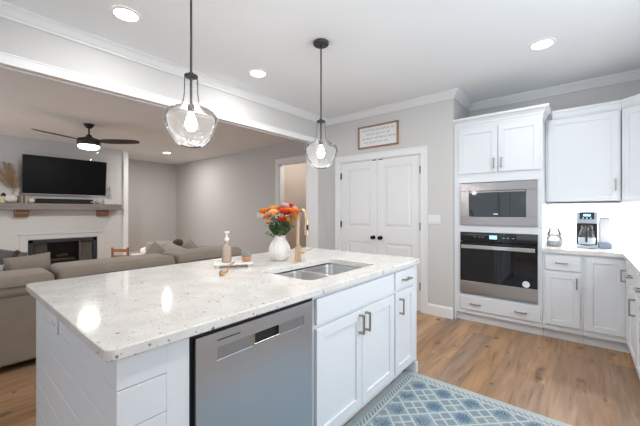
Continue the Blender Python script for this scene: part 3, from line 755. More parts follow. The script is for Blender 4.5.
for i in range(40):
    an = 2*PI*i*.382; rr = random.uniform(.03, .125); top = Vector((vx+rr*math.cos(an), vy+rr*math.sin(an), random.uniform(1.15, 1.27)-rr*.3))
    b0 = Vector((vx+.02*math.cos(an), vy+.012*math.sin(an), 1.07)); mb = MB(); mb.tube([b0, (b0+top)/2+Vector((0, 0, .015)), top], .0017, 5)
    t = T('greenery_sprig', 'green leafy sprig among the orange flowers in the vase', 'leaves', b0, 'green sprigs in the vase')
    mb.build('stem', 'stem', t); mb = MB()
    for j in range(9):
        f = .25+.75*j/8; p = b0.lerp(top, f)+Vector((0, 0, .01)); a2 = random.uniform(0, 2*PI)
        o_ = Vector((math.cos(a2), math.sin(a2), random.uniform(-.1, .6))).normalized(); petal(mb, p, o_, Vector((0, 0, 1)), random.uniform(.028, .046), .011, .2)
    mb.build('leaves', 'leaf' if i % 3 else 'leaf2', t, True)

# tray with soap bottle, potted succulent and wooden beads
tr = T('serving_tray', 'small white footed tray on the island left of the vase', 'tray', (-1.875, 1.315, .915))
ux = Vector((.55, .835, 0)).normalized()
FT = FR((-1.875, 1.315), (ux.x, ux.y), (ux.y, -ux.x))
MB().fbox(FT, -.13, .13, .932, .944, -.075, .075, .004).build('top', 'porcelain', tr)
for su in (-.105, .105):
    MB().fbox(FT, su-.012, su+.012, .9155, .932, -.065, .065, .003).build('foot', 'porcelain', tr)
bt = T('soap_dispenser', 'beige soap dispenser bottle with a clear pump on the white tray', 'soap dispenser', (-1.905, 1.28, .9445))
bx, by, bz = -1.905, 1.28, .9445
MB().lathe([(.001, bz+.001), (.030, bz+.001), (.033, bz+.006), (.033, bz+.105), (.028, bz+.118), (.015, bz+.128), (.013, bz+.150), (.001, bz+.150)], (bx, by, 0), 28).build('bottle', 'amber', bt, True)
MB().lathe([(.001, bz+.15), (.016, bz+.15), (.016, bz+.166), (.006, bz+.170), (.005, bz+.200), (.016, bz+.202), (.017, bz+.212), (.001, bz+.214)], (bx, by, 0), 20).tube([(bx, by, bz+.208), (bx-.03, by+.035, bz+.210), (bx-.036, by+.042, bz+.201)], .005, 8).build('pump', 'plastic', bt, True)
sx, sy = -1.835, 1.395
ps = T('potted_succulent', 'grey-green succulent in a small terracotta pot on the white tray', 'potted plant', (sx, sy, .9445))
MB().lathe([(.001, .945), (.024, .945), (.033, .958), (.034, .972), (.031, .980), (.028, .980), (.026, .974), (.001, .974)], (sx, sy, 0), 24).build('pot', 'terracotta', ps, True)
M['succ'] = mat('grey_green_succulent', (.24, .25, .22), .6)
mb = MB()
for n, L, up in ((9, .024, -.004), (7, .018, .006), (5, .010, .014)):
    for i in range(n):
        an = 2*PI*i/n+up*40; mb.ball((sx+L*math.cos(an), sy+L*math.sin(an), .99+up), .013, (.9, .9, 1.1), 8)
mb.build('rosette', 'succ', ps, True)
bdx = T('wooden_bead_garland', 'short wooden bead string with a tassel hanging off the front of the tray', 'bead garland', (-1.71, 1.12, .916))
M['beadwood'] = mat('tan_wood', (.50, .29, .14), .55)
mb = MB()
for i in range(9):
    f = i/8; p = Vector((-1.80+.15*f, 1.265-.185*f, 0)); z = .953 if f < .36 else max(.925, .953-(f-.36)*.14); mb.ball((p.x, p.y, z), .0085, seg=10)
mb.build('beads', 'beadwood', bdx, True)
MB().lathe([(.001, .0), (.012, .002), (.016, .016), (.011, .030), (.004, .034), (.001, .034)], (-1.645, 1.07, .9155), 14).build('tassel', 'beadwood', bdx, True)

# ------------------------------------------------------------ oven wall
TY = 3.97; FT_ = FR((0, TY), (1, 0), (0, -1))
tc = T('oven_cabinet', 'tall white cabinet housing the microwave and wall oven', 'cabinet', (-.74, 4.28, 0))
t0, t1 = -1.185, -.312
b_ = MB()
b_.fbox(FT_, t0, t0+.02, .0, 2.30, -.60, 0).fbox(FT_, t1-.02, t1, .10, 2.30, -.60, 0)
b_.fbox(FT_, t0+.02, t1-.02, 1.63, 2.30, -.60, -.0).fbox(FT_, t0+.02, t1-.02, .10, .325, -.60, 0)
b_.fbox(FT_, t0+.075, t1-.04, 1.055, 1.135, -.60, 0).fbox(FT_, t0+.02, t0+.075, .325, 1.63, -.10, 0).fbox(FT_, t1-.04, t1-.02, .325, 1.63, -.10, 0)
b_.fbox(FT_, t0+.02, t1-.02, .325, 1.63, -.60, -.58)
b_.build('body', 'cab', tc)
MB().fbox(FT_, t0+.01, t1, 0, .10, -.075-.02, -.06, .0).fbox(FT_, t0+.01, t1, 0, .10, -.06, -.05, .002).build('toe_kick', 'cab', tc)
shaker(FT_, -1.130, -.722, 1.735, 2.250, parent=tc, handle=(-.755, 1.835, .11, 'v'))
shaker(FT_, -.712, -.330, 1.735, 2.250, parent=tc, handle=(-.680, 1.835, .11, 'v'))
slab_front(FT_, -1.105, -.328, .150, .300, parent=tc, handles=[(-.945, .225, .115, 'h'), (-.50, .225, .115, 'h')])
cp = [(-.02, 2.275), (.006, 2.275), (.006, 2.300), (.014, 2.305), (.018, 2.325), (.036, 2.350), (.050, 2.357), (.058, 2.362), (.058, 2.385), (-.02, 2.385)]
cm = MB().prism(FT_, cp, t0, t1, 0, 1)
cm.prism(FR((t1, 0), (0, 1), (1, 0)), cp, TY, 4.26, m0=-1)
cm.build('crown_molding', 'cab', tc)

mw = T('microwave', 'built-in stainless steel microwave above the wall oven', 'microwave', (-.73, TY, 1.14))
a, b, z0, z1 = -1.109, -.351, 1.136, 1.622; wa, wb, wz0, wz1 = -1.015, -.452, 1.235, 1.530
MB().fbox(FT_, a+.02, b-.02, z0+.01, z1-.01, -.40, -.003).build('body', 'matblack', mw)
MB().fbox(FT_, a, b, z0, wz0, .001, .026, .003).fbox(FT_, a, b, wz1, z1, .001, .026, .003).fbox(FT_, a, wa, wz0, wz1, .001, .026, .002).fbox(FT_, wb, b, wz0, wz1, .001, .026, .002).build('trim_kit', 'steel_h', mw)
md = MB().fbox(FT_, wa+.002, wb-.002, wz0+.002, wz1-.002, .001, .022, .001).build('door', 'blackglass', mw)
MB().fbox(FT_, wa+.006, wb-.006, wz1-.022, wz1-.006, .022, .030, .002).build('handle', 'steel_h', md)
MB().fbox(FT_, -.76, -.715, 1.262, 1.270, .0222, .0228).build('badge', 'chrome', md)
MB().fbox(FT_, -.603, -.600, wz0+.004, wz1-.024, .0222, .0226).build('door_seam', 'gap', md)

ov = T('wall_oven', 'black glass and stainless wall oven below the microwave', 'oven', (-.73, TY, .33))
z0, z1 = .332, 1.050
MB().fbox(FT_, a+.02, b-.02, z0+.005, z1-.005, -.55, -.003).build('body', 'matblack', ov)
cpn = MB().fbox(FT_, a, b, .948, z1, .001, .024, .002).build('control_panel', 'blackglass', ov)
MB().fbox(FT_, -.80, -.725, .985, 1.025, .0242, .0248).build('display', 'display', cpn)
mb = MB()
for q in (-.95, -.90, -.865, -.66, -.62, -.57): mb.fbox(FT_, q-.008, q+.008, 1.0, 1.006, .0242, .0246)
mb.build('touch_controls', 'chrome', cpn)
od = MB().fbox(FT_, a, b, .487, .940, .001, .030, .002).build('door', 'blackglass', ov)
MB().fbox(FT_, a, b, .360, .486, .001, .032, .002).build('lower_band', 'steel_oven', od)
MB().fbox(FT_, a+.02, b-.02, .868, .912, .058, .074, .006).fbox(FT_, a+.035, a+.06, .878, .902, .030, .060).fbox(FT_, b-.06, b-.035, .878, .902, .030, .060).build('handle', 'chrome', od)
mb = MB(); mb.tube([(-.452, TY-.030, .527), (-.452, TY-.0315, .527)], .034, 24); mb.build('round_sticker', 'plastic', od)
mb = MB().fbox(FT_, a, b, z0, .356, .001, .016)
for q in range(3): mb.fbox(FT_, a+.004, b-.004, .336+q*.007, .339+q*.007, .016, .020)
mb.build('vent_grille', 'steel_band', ov)

# upper cabinet right of the tower, and the corner one set at 45 degrees
FU = FR((0, 4.27), (1, 0), (0, -1))
def frieze(F, u0, u1, par, m0=0, m1=0):
    MB().prism(F, [(-.02, 2.295), (.006, 2.295), (.006, 2.31), (.010, 2.315), (.010, 2.355), (.018, 2.365), (.018, 2.385), (-.02, 2.385)], u0, u1, m0, m1).build('crown_molding', 'cab', par)
uc = T('upper_cabinet', 'white wall cabinet right of the oven tower above the coffee maker', 'cabinet', (0, 4.43, 1.38))
MB().box(-.308, .297, 4.272, 4.598, 1.385, 2.298).build('body', 'cab', uc)
MB().fbox(FU, -.308, .302, 1.375, 1.40, -.02, -.002, .002).build('light_rail', 'cab', uc)
shaker(FU, -.285, .285, 1.405, 2.285, parent=uc, sw=.06, handle=(.255, 1.56, .115, 'v'))
frieze(FU, -.308+.06, .30, uc, 0, -.41)
c45 = T('corner_cabinet', 'white diagonal corner wall cabinet at the right edge', 'cabinet', (.65, 4.33, 1.38))
P0 = Vector((.302, 4.27)); q = .7071; FD = FR((P0.x, P0.y), (q, -q), (-q, -q)); Ld = .40
MB().poly([(.302, 4.598), (.302, 4.2705), (.302+Ld*q, 4.27-Ld*q), (.918, 4.27-Ld*q), (.918, 4.598)], 1.385, 2.298).build('body', 'cab', c45)
shaker(FD, .02, Ld-.02, 1.405, 2.285, n0=.001, parent=c45, sw=.06)
frieze(FD, .0, Ld, c45, .41, 0)

# lower run
FB = FR((0, TY), (1, 0), (0, -1))
bc = T('base_cabinet', 'white base cabinet with one drawer and one door beside the oven tower', 'cabinet', (-.15, 4.28, 0))
MB().box(-.309, .008, TY+.001, 4.598, .10, .878).box(-.309, .008, TY+.06, TY+.075, 0, .10).build('body', 'cab', bc)
slab_front(FB, -.288, -.012, .708, .855, parent=bc, handles=[(-.155, .785, .10, 'h')])
shaker(FB, -.288, -.012, .155, .680, parent=bc, sw=.052, handle=(-.038, .598, .11, 'v'))
bc2 = T('corner_base_cabinet', 'white corner base cabinet with one full-height door under the counter', 'cabinet', (.5, 4.28, 0))
MB().box(.010, .918, TY+.001, 4.598, .10, .878).box(.010, .36, TY+.06, TY+.075, 0, .10).build('body', 'cab', bc2)
shaker(FB, .030, .302, .155, .855, parent=bc2, sw=.052)
FRt = FR((.32, 0), (0, 1), (-1, 0))
def run(n, y0, y1, lab, hd=True):
    t = T('base_cabinet', lab, 'cabinet', (.6, (y0+y1)/2, 0))
    MB().box(.321, .918, y0, y1, .10, .878).box(.385, .40, y0, y1, 0, .10).build('body', 'cab', t)
    slab_front(FRt, y0+.012, y1-.012, .708, .855, parent=t, handles=[((y0+y1)/2, .785, .12, 'h')])
    shaker(FRt, y0+.012, y1-.012, .155, .680, parent=t, sw=.052, handle=(y0+.05, .585, .13, 'v'))
bc3 = T('base_cabinet', 'narrow white base cabinet turned toward the island in the corner, with an upright handle', 'cabinet', (.6, 3.85, 0))
MB().box(.321, .918, 3.70, 3.968, .10, .878).box(.385, .40, 3.70, 3.968, 0, .10).build('body', 'cab', bc3)
shaker(FRt, 3.712, 3.935, .155, .855, parent=bc3, sw=.052, handle=(3.90, .72, .11, 'v'))
run(1, 3.22, 3.698, 'white base cabinet at the right edge with a drawer above a door')
run(2, 2.60, 3.218, 'white base cabinet nearest the camera on the right-hand run, outside the photo')
# L-shaped worktop
ctp = MB().poly([(-.309, 3.935), (.285, 3.935), (.285, 2.60), (.919, 2.60), (.919, 4.599), (-.309, 4.599)], .88, .915)
tag(ctp.build('corner_countertop', 'quartz', org=(.3, 4.2, .88)), 'white speckled L-shaped countertop under the wall cabinets', 'countertop')
# backsplash of glossy white tile
def tile():
    m = mat('white_glossy_tile', (.86, .87, .88), .2); k = NT(m)
    br = k.n('ShaderNodeTexBrick'); k.set(br.inputs['Vector'], k.coord(rot=(R(90), 0, 0)))
    br.inputs['Scale'].default_value = 1; br.inputs['Brick Width'].default_value = .15; br.inputs['Row Height'].default_value = .075; br.inputs['Mortar Size'].default_value = .002
    k.base(k.mix(br.outputs['Fac'], (.87, .88, .89), (.78, .79, .80))); return m
M['tile'] = tile()
st(MB().box(-.309, .919, 4.590, 4.5995, .9155, 1.384).box(.910, .9195, 2.85, 4.590, .9155, 1.384).build('trim_13', 'tile'))
for xx, ww, wh in ((0.0, .5, 'above the coffee maker'), (.60, .4, 'in the corner under the diagonal cabinet')):
    ul = T('under_cabinet_light', 'under-cabinet light strip '+wh, 'light', (xx, 4.42, 1.384), 'under-cabinet lights')
    MB().box(xx-ww/2, xx+ww/2, 4.40, 4.44, 1.376, 1.3845, .002).build('strip', 'plastic', ul)
    light('lamp', 'AREA', (0, 0, -.012), 9, (1, .99, .97), (0, 0, 0), (ww, .04), ul)

# coffee maker, glass jar, small appliance
cmx, cmy = .04, 4.36
cf = T('coffee_maker', 'steel and black drip coffee maker with a glass carafe on the corner counter', 'coffee maker', (cmx, cmy, .915))
FC = FR((cmx, cmy-.02), (1, 0), (0, -1))
M['cmsteel'] = mat('blue_grey_brushed_steel', (.42, .47, .53), .35, .8)
MB().fbox(FC, -.085, .085, .916, .945, -.14, .09, .008).build('base', 'cmsteel', cf)
MB().fbox(FC, -.085, .085, .945, 1.20, -.14, -.055, .006).build('water_tank', 'matblack', cf)
hdm = MB().fbox(FC, -.085, .085, 1.17, 1.295, -.14, .075, .012).build('brew_head', 'cmsteel', cf)
MB().fbox(FC, -.058, .058, 1.215, 1.285, .075, .079, .002).build('control_panel', 'matblack', hdm)
MB().fbox(FC, -.030, .030, 1.245, 1.268, .079, .081).build('screen', 'display', hdm)
mb = MB()
for q in (-.03, 0, .03): mb.tube([Vector((cmx+q, cmy-.099, 1.228)), Vector((cmx+q, cmy-.104, 1.228))], .006, 10)
mb.build('buttons', 'chrome', hdm)
cc = (cmx, cmy-.035, 0)
ca = MB().lathe([(.001, .947), (.055, .947), (.066, .96), (.068, 1.02), (.060, 1.08), (.045, 1.12), (.045, 1.135)], cc, 32, cap=False).build('carafe', 'glass', cf, True)
MB().lathe([(.001, .95), (.060, .955), (.064, 1.0), (.064, 1.02), (.001, 1.02)], cc, 28).build('coffee', mat('dark_coffee', (.02, .012, .008), .1), ca, True)
MB().lathe([(.001, 1.13), (.048, 1.13), (.048, 1.152), (.02, 1.16), (.001, 1.16)], cc, 24).build('carafe_lid', 'matblack', ca, True)
MB().lathe([(.067, .955), (.0695, .965), (.071, 1.02), (.069, 1.025)], cc, 28, cap=False).build('carafe_band', 'cmsteel', ca, True)
MB().tube([(cmx-.005, cmy-.085, 1.13), (cmx-.005, cmy-.125, 1.125), (cmx-.005, cmy-.135, 1.08), (cmx-.005, cmy-.125, 1.0), (cmx-.005, cmy-.103, .985)], .009, 10).build('carafe_handle', 'matblack', ca, True)
jr = T('glass_jar', 'clear glass canister with a flat lid beside the oven tower', 'jar', (-.235, 4.33, .915))
c = (-.235, 4.33, 0)
MB().lathe([(.001, .917), (.062, .917), (.068, .924), (.068, 1.0), (.060, 1.02), (.052, 1.03), (.052, 1.045)], c, 32, cap=False).build('glass_body', 'jarglass', jr, True)
M['sugar'] = mat('white_granules', (.8, .78, .76), .9); M['clamp'] = mat('copper_band', (.45, .24, .18), .35, 1)
MB().lathe([(.001, .920), (.060, .922), (.064, .93), (.064, .975), (.001, .98)], c, 28).build('contents', 'sugar', jr, True)
MB().lathe([(.054, 1.032), (.070, 1.034), (.070, 1.042), (.054, 1.044)], c, 28, cap=False).build('seal', 'clamp', jr, True)
MB().lathe([(.001, 1.046), (.060, 1.046), (.062, 1.056), (.052, 1.075), (.045, 1.10), (.050, 1.112), (.001, 1.116)], c, 28).build('lid', 'jarglass', jr, True)
MB().tube([(-.168, 4.30, .94), (-.155, 4.29, .95), (-.155, 4.29, 1.01), (-.168, 4.30, 1.03)], .004, 8).build('clamp_wire', 'chrome', jr, True)
ap = T('countertop_appliance', 'white countertop appliance with grey base and thin grey top right of the coffee maker', 'appliance', (.18, 4.42, .915))
M['slate'] = mat('blue_grey_plastic', (.18, .23, .30), .4)
MB().box(.13, .235, 4.34, 4.50, .916, .975, .006).build('base', 'slate', ap)
MB().box(.14, .225, 4.40, 4.50, .975, 1.222, .01).build('body', 'plastic', ap)
MB().box(.13, .245, 4.34, 4.50, 1.223, 1.234, .003).build('top', 'slate', ap)

# ------------------------------------------------------------ rug
x0, x1, y0, y1 = RUG
tag(MB().box(x0, x1, y0, y1, .001, .009, .003).build('rug', 'rug', org=((x0+x1)/2, (y0+y1)/2, .001)), 'blue and cream lattice patterned runner rug beside the island', 'rug')

# ------------------------------------------------------------ fireplace wall
FM = FR((-8.4, 0), (0, 1), (1, 0))
tvr = T('television', 'large flat black television mounted above the mantel', 'television', (-8.4, 1.757, 1.63))
mb = MB(); tv0, tv1, tz0, tz1 = 1.02, 2.41, 1.63, 2.39; tilt = .055
def tvb(mb, u0, u1, z0, z1, n0, n1, bev=0):
    o, u, nn = FM
    return mb._box([o+u*a_+nn*(b_+tilt*(z_-tz0)/(tz1-tz0)*1.6)+Vector((0, 0, z_)) for a_ in (u0, u1) for b_ in (n0, n1) for z_ in (z0, z1)], bev)
tvb(MB(), tv0, tv1, tz0, tz1, .07, .105, .004).build('bezel', 'matblack', tvr)
tvb(MB(), tv0+.01, tv1-.01, tz0+.018, tz1-.01, .1045, .1065).build('screen', 'screen', tvr)
MB().fbox(FM, 1.6, 1.9, 1.85, 2.15, .001, .09).build('wall_bracket', 'black', tvr)
tvb(MB(), tv0, tv1, tz0-.002, tz0+.016, .104, .108).build('lower_trim', 'chrome', tvr)
mt = T('mantel_shelf', 'weathered grey wood mantel shelf above the fireplace', 'mantel', (-8.3, 1.70, 1.3))
MB().fbox(FM, .62, 2.69, 1.325, 1.45, .001, .25, .006).build('beam', 'mantel', mt)
for y in (1.02, 2.36):
    MB().prism(FM, [(.001, 1.324), (.15, 1.324), (.15, 1.25), (.09, 1.19), (.001, 1.18)], y-.10, y+.10).build('corbel', 'corbel', mt)
st(MB().fbox(FM, 1.00, 1.115, 0, .83, .0, .02, .003).fbox(FM, 2.275, 2.39, 0, .83, 0, .02, .003).fbox(FM, 1.115, 2.275, .73, .83, 0, .02, .003).fbox(FM, .98, 2.41, .825, .85, 0, .035, .003).build('trim_14', 'shiplap'))
fp = T('fireplace', 'black framed fireplace insert with mesh curtains and logs', 'fireplace', (-8.6, 1.695, .09))
MB().fbox(FM, 1.125, 1.20, .092, .72, .001, .03, .004).fbox(FM, 2.19, 2.265, .092, .72, .001, .03, .004).fbox(FM, 1.125, 2.265, .655, .72, .001, .03, .004).fbox(FM, 1.125, 2.265, .092, .13, .001, .03, .004).build('surround_frame', mat('dark_slate_metal', (.035, .04, .055), .4, .4), fp)
M['soot'] = mat('sooty_firebrick', (.07, .06, .055), .9)
MB().fbox(FM, 1.17, 2.22, .095, .685, -.58, -.57).fbox(FM, 1.165, 1.175, .095, .685, -.57, 0).fbox(FM, 2.215, 2.225, .095, .685, -.57, 0).fbox(FM, 1.17, 2.22, .091, .10, -.57, 0).build('firebox', 'soot', fp)
def curtain(y0, y1):
    mb = MB(); n = 60; P_ = []
    for i in range(n+1):
        y = y0+(y1-y0)*i/n; P_.append((-8.43-.018*math.sin(i*.95)-.01, y))
    for (xa, ya), (xb, yb) in zip(P_, P_[1:]):
        v = [mb.bm.verts.new(p) for p in ((xa, ya, .12), (xb, yb, .12), (xb, yb, .655), (xa, ya, .655))]; mb.bm.faces.new(v)
    return mb
M['mesh'] = glass('chain_mesh', base_op=.5, haze=(.36, .33, .30), ior=1.05)
curtain(1.20, 1.42).build('mesh_curtain', 'mesh', fp); curtain(1.95, 2.19).build('mesh_curtain', 'mesh', fp)
for (ya, yb, x_, z_, r_, dz) in ((1.40, 2.02, -8.60, .155, .045, .0), (1.46, 1.95, -8.76, .16, .05, .0), (1.50, 1.92, -8.67, .245, .038, .0), (1.62, 1.80, -8.67, .325, .03, .02)):
    lg = MB().tube([(x_, ya, z_), (x_+.02, (ya+yb)/2, z_+dz*.5+.01), (x_-.02, yb, z_+dz)], r_, 12).build('log', 'log', org=(x_, ya, z_))
    tag(lg, 'charred log stacked inside the dark fireplace', 'log', 'logs in the fireplace')

# things on the mantel
MZ = 1.4505
def on_mantel(px, dist=.10):
    """point on the shelf seen at image column px"""
    f = 316.; u = (px-320)/f; yw = R(39.65); gx = -math.sin(yw)+u*math.cos(yw); gy = math.cos(yw)+u*math.sin(yw); X = -8.4+dist; d = X/gx; return X, d*gy
def pumpkin(px, r, h, m, label, dist=.10):
    x, y = on_mantel(px, dist); t = T('pumpkin', label, 'pumpkin', (x, y, MZ), 'decorative pumpkins on the mantel')
    pr = [(max(r*math.sin(PI*i/10), .002), h*(.5-.5*math.cos(PI*i/10))) for i in range(11)]
    MB().lathe(pr, (x, y, MZ), 40, wob=lambda a_, z_: 1-.10*abs(math.cos(a_*4))).build('body', m, t, True)
    MB().tube([(x, y, MZ+h*.93), (x+.004, y+.004, MZ+h*1.08), (x+.012, y+.008, MZ+h*1.2)], .008, 8, [.010, .007, .006]).build('stem', 'beadwood', t, True)
M['white_pump'] = mat('white_painted_pumpkin', (.62, .60, .57), .7); M['grey_pump'] = mat('grey_pumpkin', (.32, .31, .29), .7)
pumpkin(11, .095, .17, 'white_pump', 'large white pumpkin on the mantel below the pampas grass', .15)
pumpkin(31, .062, .105, 'white_pump', 'small white pumpkin on the mantel between the books and the soundbar')
pumpkin(91.5, .050, .085, 'grey_pump', 'small grey pumpkin on the mantel just right of the soundbar')
pumpkin(97.5, .052, .09, 'grey_pump', 'mottled grey pumpkin on the mantel beside the white decor block')
x, y = on_mantel(3.5); cn = T('candle_jar', 'cream candle jar at the left end of the mantel', 'candle', (x, y, MZ))
MB().lathe([(.001, 0), (.045, 0), (.047, .12), (.043, .125), (.001, .12)], (x, y, MZ), 20).build('jar', mat('cream_wax', (.62, .52, .36), .5), cn, True)
MB().lathe([(.001, .12), (.035, .121), (.035, .16), (.012, .19), (.001, .19)], (x, y, MZ), 20).build('lid', 'matblack', cn, True)
x, y = on_mantel(16.5, .05); vs = T('pampas_vase', 'white vase of dried tan pampas grass on the mantel left of the television', 'vase', (x, y, MZ))
MB().lathe([(.001, 0), (.03, 0), (.042, .05), (.045, .10), (.035, .17), (.025, .20), (.03, .22), (.022, .2), (.001, .19)], (x-.0, y, MZ), 24).build('vase', 'white_pump', vs, True)
M['pampas'] = fabric('dried_pampas', (.38, .25, .15), (.60, .45, .31), 60)
for i, (dy, hh, lean) in enumerate(((-.12, .62, -.10), (-.04, .72, -.03), (.04, .70, .03), (.09, .60, .08), (-.17, .50, -.16), (.0, .50, 0), (.11, .46, .11))):
    mb = MB(); p0 = Vector((x, y, MZ+.18)); top = Vector((x+random.uniform(.03, .09), y-.15+dy*.7+lean*.3, MZ+hh+.02)); mb.tube([p0, p0.lerp(top, .5), top], .003, 5)
    rnd = random.Random(i)
    for j in range(170):
        f = rnd.uniform(.30, 1.0); p = p0.lerp(top, f); a_ = rnd.uniform(0, 2*PI); o_ = Vector((abs(.7*math.cos(a_)), math.sin(a_), rnd.uniform(.3, 1.2))); L = .085*(1.15-abs(f-.62))
        q_ = p+o_*L; s_ = Vector((-math.sin(a_), math.cos(a_), 0))*.006
        mb.bm.faces.new([mb.bm.verts.new(v) for v in (p-s_, p+s_, q_+Vector((0, 0, -.01))+s_*.3, q_+Vector((0, 0, -.01))-s_*.3)])
    mb.build('pampas_plume', 'pampas', vs)
for i, (px, hgt, colr, nm) in enumerate(((19.5, .150, (.25, .19, .13), 'brown'), (21.5, .145, (.46, .40, .33), 'tan'), (23.5, .155, (.16, .12, .09), 'dark brown'), (25.7, .14, (.42, .36, .30), 'beige'))):
    x, y = on_mantel(px, .09); m_ = mat('book_cover_'+nm.replace(' ', '_'), colr, .7)
    t = T('book', nm+' book standing upright in the row on the mantel', 'book', (x, y, MZ), 'books standing on the mantel')
    t['label'] = nm+' book standing upright in the row on the mantel'
    MB().box(x-.06, x+.06, y-.019, y+.019, MZ+.001, MZ+hgt, .002).build('cover', m_, t)
    MB().box(x-.058, x+.05, y-.015, y+.015, MZ+hgt, MZ+hgt+.0015).build('pages', 'plastic', t)
sbx = T('soundbar', 'long black soundbar on the mantel below the television', 'soundbar', (-8.3, 1.78, MZ))
MB().fbox(FM, 1.22, 2.17, MZ+.001, MZ+.10, .05, .14, .012).build('cabinet', 'matblack', sbx)
MB().fbox(FM, 1.235, 2.155, MZ+.010, MZ+.09, .14, .142).build('grille', 'gap', sbx)
x, y = on_mantel(110.5); bk = tag(MB().box(x-.03, x+.03, y-.13, y+.13, MZ+.0, MZ+.11, .006).build('decor_block', 'white_pump', org=(x, y, MZ)), 'white painted block on the right end of the mantel', 'decoration')
x, y = on_mantel(109.5, .03); bo = T('glass_bottle', 'slim clear bottle with a dark top on the right end of the mantel', 'bottle', (x, y, MZ))
MB().lathe([(.001, .001), (.035, .001), (.037, .02), (.035, .18), (.014, .24), (.012, .30), (.001, .30)], (x, y, MZ), 18).build('body', 'glass', bo, True)
MB().lathe([(.001, .30), (.018, .30), (.018, .40), (.001, .40)], (x, y, MZ), 14).build('stopper', 'beadwood', bo, True)

# ------------------------------------------------------------ sofa
SX = -3.52
sf = T('sectional_sofa', 'large taupe fabric sectional sofa with its back to the island', 'sofa', (-4.0, 1.2, 0))
MB().box(-4.50, SX-.01, -1.4, 2.45, .07, .34, .02).build('seat_base', 'sofa', sf)
MB().box(-3.86, SX, -1.4, 2.62, .06, .66, .03, 3).build('back_frame', 'sofa', sf)
MB().box(-5.9, -4.5, 1.75, 2.60, .07, .34, .02).box(-5.9, -3.86, 2.38, 2.62, .06, .62, .03, 3).build('return_frame', 'sofa', sf)
for (ya, yb, zz) in ((-1.38, -.62, .77), (-.60, .645, .775), (.665, 1.70, .80), (1.72, 2.60, .815)):
    cu = MB().box(-3.95, SX+.03, ya, yb, .60, zz, .055, 4).build('back_cushion', 'sofa', sf, True)
for (xa, xb) in ((-4.85, -3.98), (-5.85, -4.87)):
    MB().box(xa, xb, 2.28, 2.66, .56, .765, .055, 4).build('back_cushion', 'sofa', sf, True)
for (ya, yb) in ((-1.35, -.1), (-.08, 1.0), (1.02, 1.70)):
    MB().box(-4.52, -3.90, ya, yb, .34, .50, .05, 3).build('seat_cushion', 'sofa', sf, True)
MB().box(-5.85, -3.95, 1.72, 2.27, .34, .50, .05, 3).build('seat_cushion', 'sofa', sf, True)
# piping along the top seam
for (ya, yb, zz) in ((-.60, .645, .69), (.665, 1.70, .71), (1.72, 2.60, .72)):
    MB().tube([(SX+.034, ya+.03, zz), (SX+.036, (ya+yb)/2, zz+.006), (SX+.034, yb-.03, zz)], .006, 8).build('seam_piping', 'pillow_grey', sf, True)
for x, y in ((SX-.06, -1.3), (SX-.06, .7), (SX-.06, 2.55), (-4.4, -1.3), (-5.8, 2.5)):
    MB().box(x-.03, x+.03, y-.03, y+.03, .001, .07).build('foot', 'matblack', sf)

def pillow(c, w, h, th, rz, roll, lean, m, label, name='throw_pillow', cat='pillow'):
    mb = MB(); n = 12; fr, bk = [], []
    for i in range(n+1):
        ra, rb = [], []
        for j in range(n+1):
            u_, v_ = -1+2*i/n, -1+2*j/n
            pin = 1-.10*(1-abs(u_*v_))*(abs(u_)**4+abs(v_)**4)*.5
            tt = th*((1-u_**4)*(1-v_**4))**.5*.5+.002
            ra.append(mb.bm.verts.new((u_*w/2*pin, tt, v_*h/2*pin))); rb.append(mb.bm.verts.new((u_*w/2*pin, -tt, v_*h/2*pin)))
        fr.append(ra); bk.append(rb)
    for G in (fr, bk):
        for i in range(n):
            for j in range(n): mb.bm.faces.new((G[i][j], G[i+1][j], G[i+1][j+1], G[i][j+1]))
    for k in range(n):
        for (A, B, a2, b2) in ((fr[k][0], fr[k+1][0], bk[k][0], bk[k+1][0]), (fr[k][n], fr[k+1][n], bk[k][n], bk[k+1][n]), (fr[0][k], fr[0][k+1], bk[0][k], bk[0][k+1]), (fr[n][k], fr[n][k+1], bk[n][k], bk[n][k+1])):
            mb.bm.faces.new((A, B, b2, a2))
    o = mb.build(name, m, smooth=True, org=(0, 0, 0)); o.location = c; o.rotation_euler = (R(lean), R(roll), R(rz)); return tag(o, label, cat, 'throw pillows on the sofa')
pillow((-4.07, .555, .70), .33, .37, .14, 84, -5, 8, 'pillow', 'large light taupe pillow left of the seam nearest the island corner')
pillow((-4.42, .36, .745), .38, .38, .13, 74, 16, 0, 'pillow_grey', 'dark grey pillow at the left edge of the photo')
pillow((-4.06, .20, .665), .34, .32, .13, 88, 4, 4, 'pillow_cream', 'pale low pillow in front of the dark grey one at the sofa left')
pillow((-4.08, 1.72, .715), .30, .30, .13, 95, 40, 5, 'pillow', 'taupe pillow standing on its corner just left of the sofa seam')
pillow((-4.13, 1.94, .735), .28, .28, .12, 88, 28, 5, 'pillow_cream', 'cream pillow leaning beside the dark plush on the sofa')
pillow((-4.16, 2.21, .725), .27, .27, .12, 60, 45, 5, 'pillow', 'taupe pillow standing on its corner right of the dark plush')
pillow((-4.45, 2.13, .73), .24, .24, .11, 30, 20, 5, 'pillow_cream', 'small cream pillow farthest right on the sofa')
mb = MB().ball((-4.28, 2.10, .86), .075, (1, .9, .75)).ball((-4.28, 2.08, .80), .06)
tag(mb.build('plush_toy', 'plush', smooth=True, org=(-4.28, 2.10, .75)), 'dark brown plush tucked between the pillows on the sofa', 'soft toy')
mb = MB().ball((-4.25, .475, .845), .032, (.8, .8, 1.6)).ball((-4.25, .49, .895), .024)
tag(mb.build('figurine', 'plush', smooth=True, org=(-4.25, .475, .8)), 'small dark brown figure behind the sofa next to the left pillow', 'figurine')

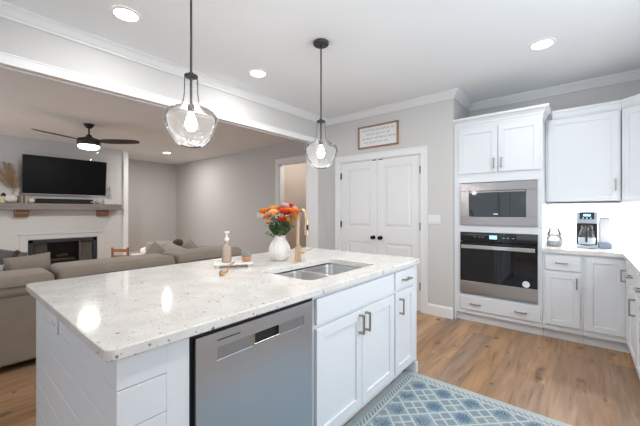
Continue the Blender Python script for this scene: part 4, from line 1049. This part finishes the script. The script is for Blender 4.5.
# child's chair and low table with a pot in the recess
x, y = -6.2, 1.93
ch = T('wooden_chair', 'small honey-brown wooden ladder-back chair behind the sofa', 'chair', (x, y, 0))
u_ = Vector((.80, .60)).normalized(); FCh = FR((x, y), (u_.x, u_.y), (-u_.y, u_.x))
MB().fbox(FCh, -.15, .15, .31, .335, -.15, .15, .006).build('seat', 'chair', ch)
for s in (-1, 1):
    MB().fbox(FCh, s*.14-.016, s*.14+.016, 0, .655, .13, .16, .006).build('leg', 'chair', ch)
    MB().fbox(FCh, s*.14-.016, s*.14+.016, 0, .31, -.15, -.12, .005).build('leg', 'chair', ch)
for z in (.60, .49): MB().fbox(FCh, -.125, .125, z-.025, z+.03, .138, .152, .004).build('back_slat', 'chair', ch)
x, y = -6.6, 2.62
tb = T('low_table', 'low white side table behind the sofa', 'table', (x, y, 0))
MB().box(x-.25, x+.25, y-.20, y+.25, .42, .45, .008).build('top', 'trim', tb)
for i in (-1, 1):
    for j in (-1, 1): MB().box(x+i*.21-.02, x+i*.21+.02, y+.02+j*.18-.02, y+.02+j*.18+.02, 0, .42, .003).build('leg', 'trim', tb)
pt = T('ceramic_pot', 'cream pot with a tan looped handle on the low table behind the sofa', 'pot', (x, y, .45))
MB().lathe([(.001, .451), (.10, .451), (.14, .50), (.13, .56), (.07, .585), (.02, .60), (.001, .60)], (x, y+.02, 0), 24).build('body', 'porcelain', pt, True)
hp = [Vector((x-.10, y-.09, .50))+Vector((-.55, -.75, 0)).normalized()*(.055*math.sin(PI*i/10)*1.3)+Vector((0, 0, .07*(1-math.cos(PI*i/10))*.9-.02)) for i in range(11)]
MB().tube(hp, .012, 8).build('handle', 'beadwood', pt, True)
# lamp added inside the hall so the opening reads as a lit corridor
hl = T('added_hall_light', 'small flush light added on the hall ceiling beyond the cased opening', 'ceiling light', (-4.3, 5.45, CZ))
MB().lathe([(.001, CZ-.001), (.15, CZ-.001), (.15, CZ-.04), (.12, CZ-.06), (.001, CZ-.065)], (-4.3, 5.45, 0), 28).build('shade', 'plastic', hl, True)
light('lamp', 'POINT', (0, 0, -.16), 22, WARM, radius=.1, parent=hl)
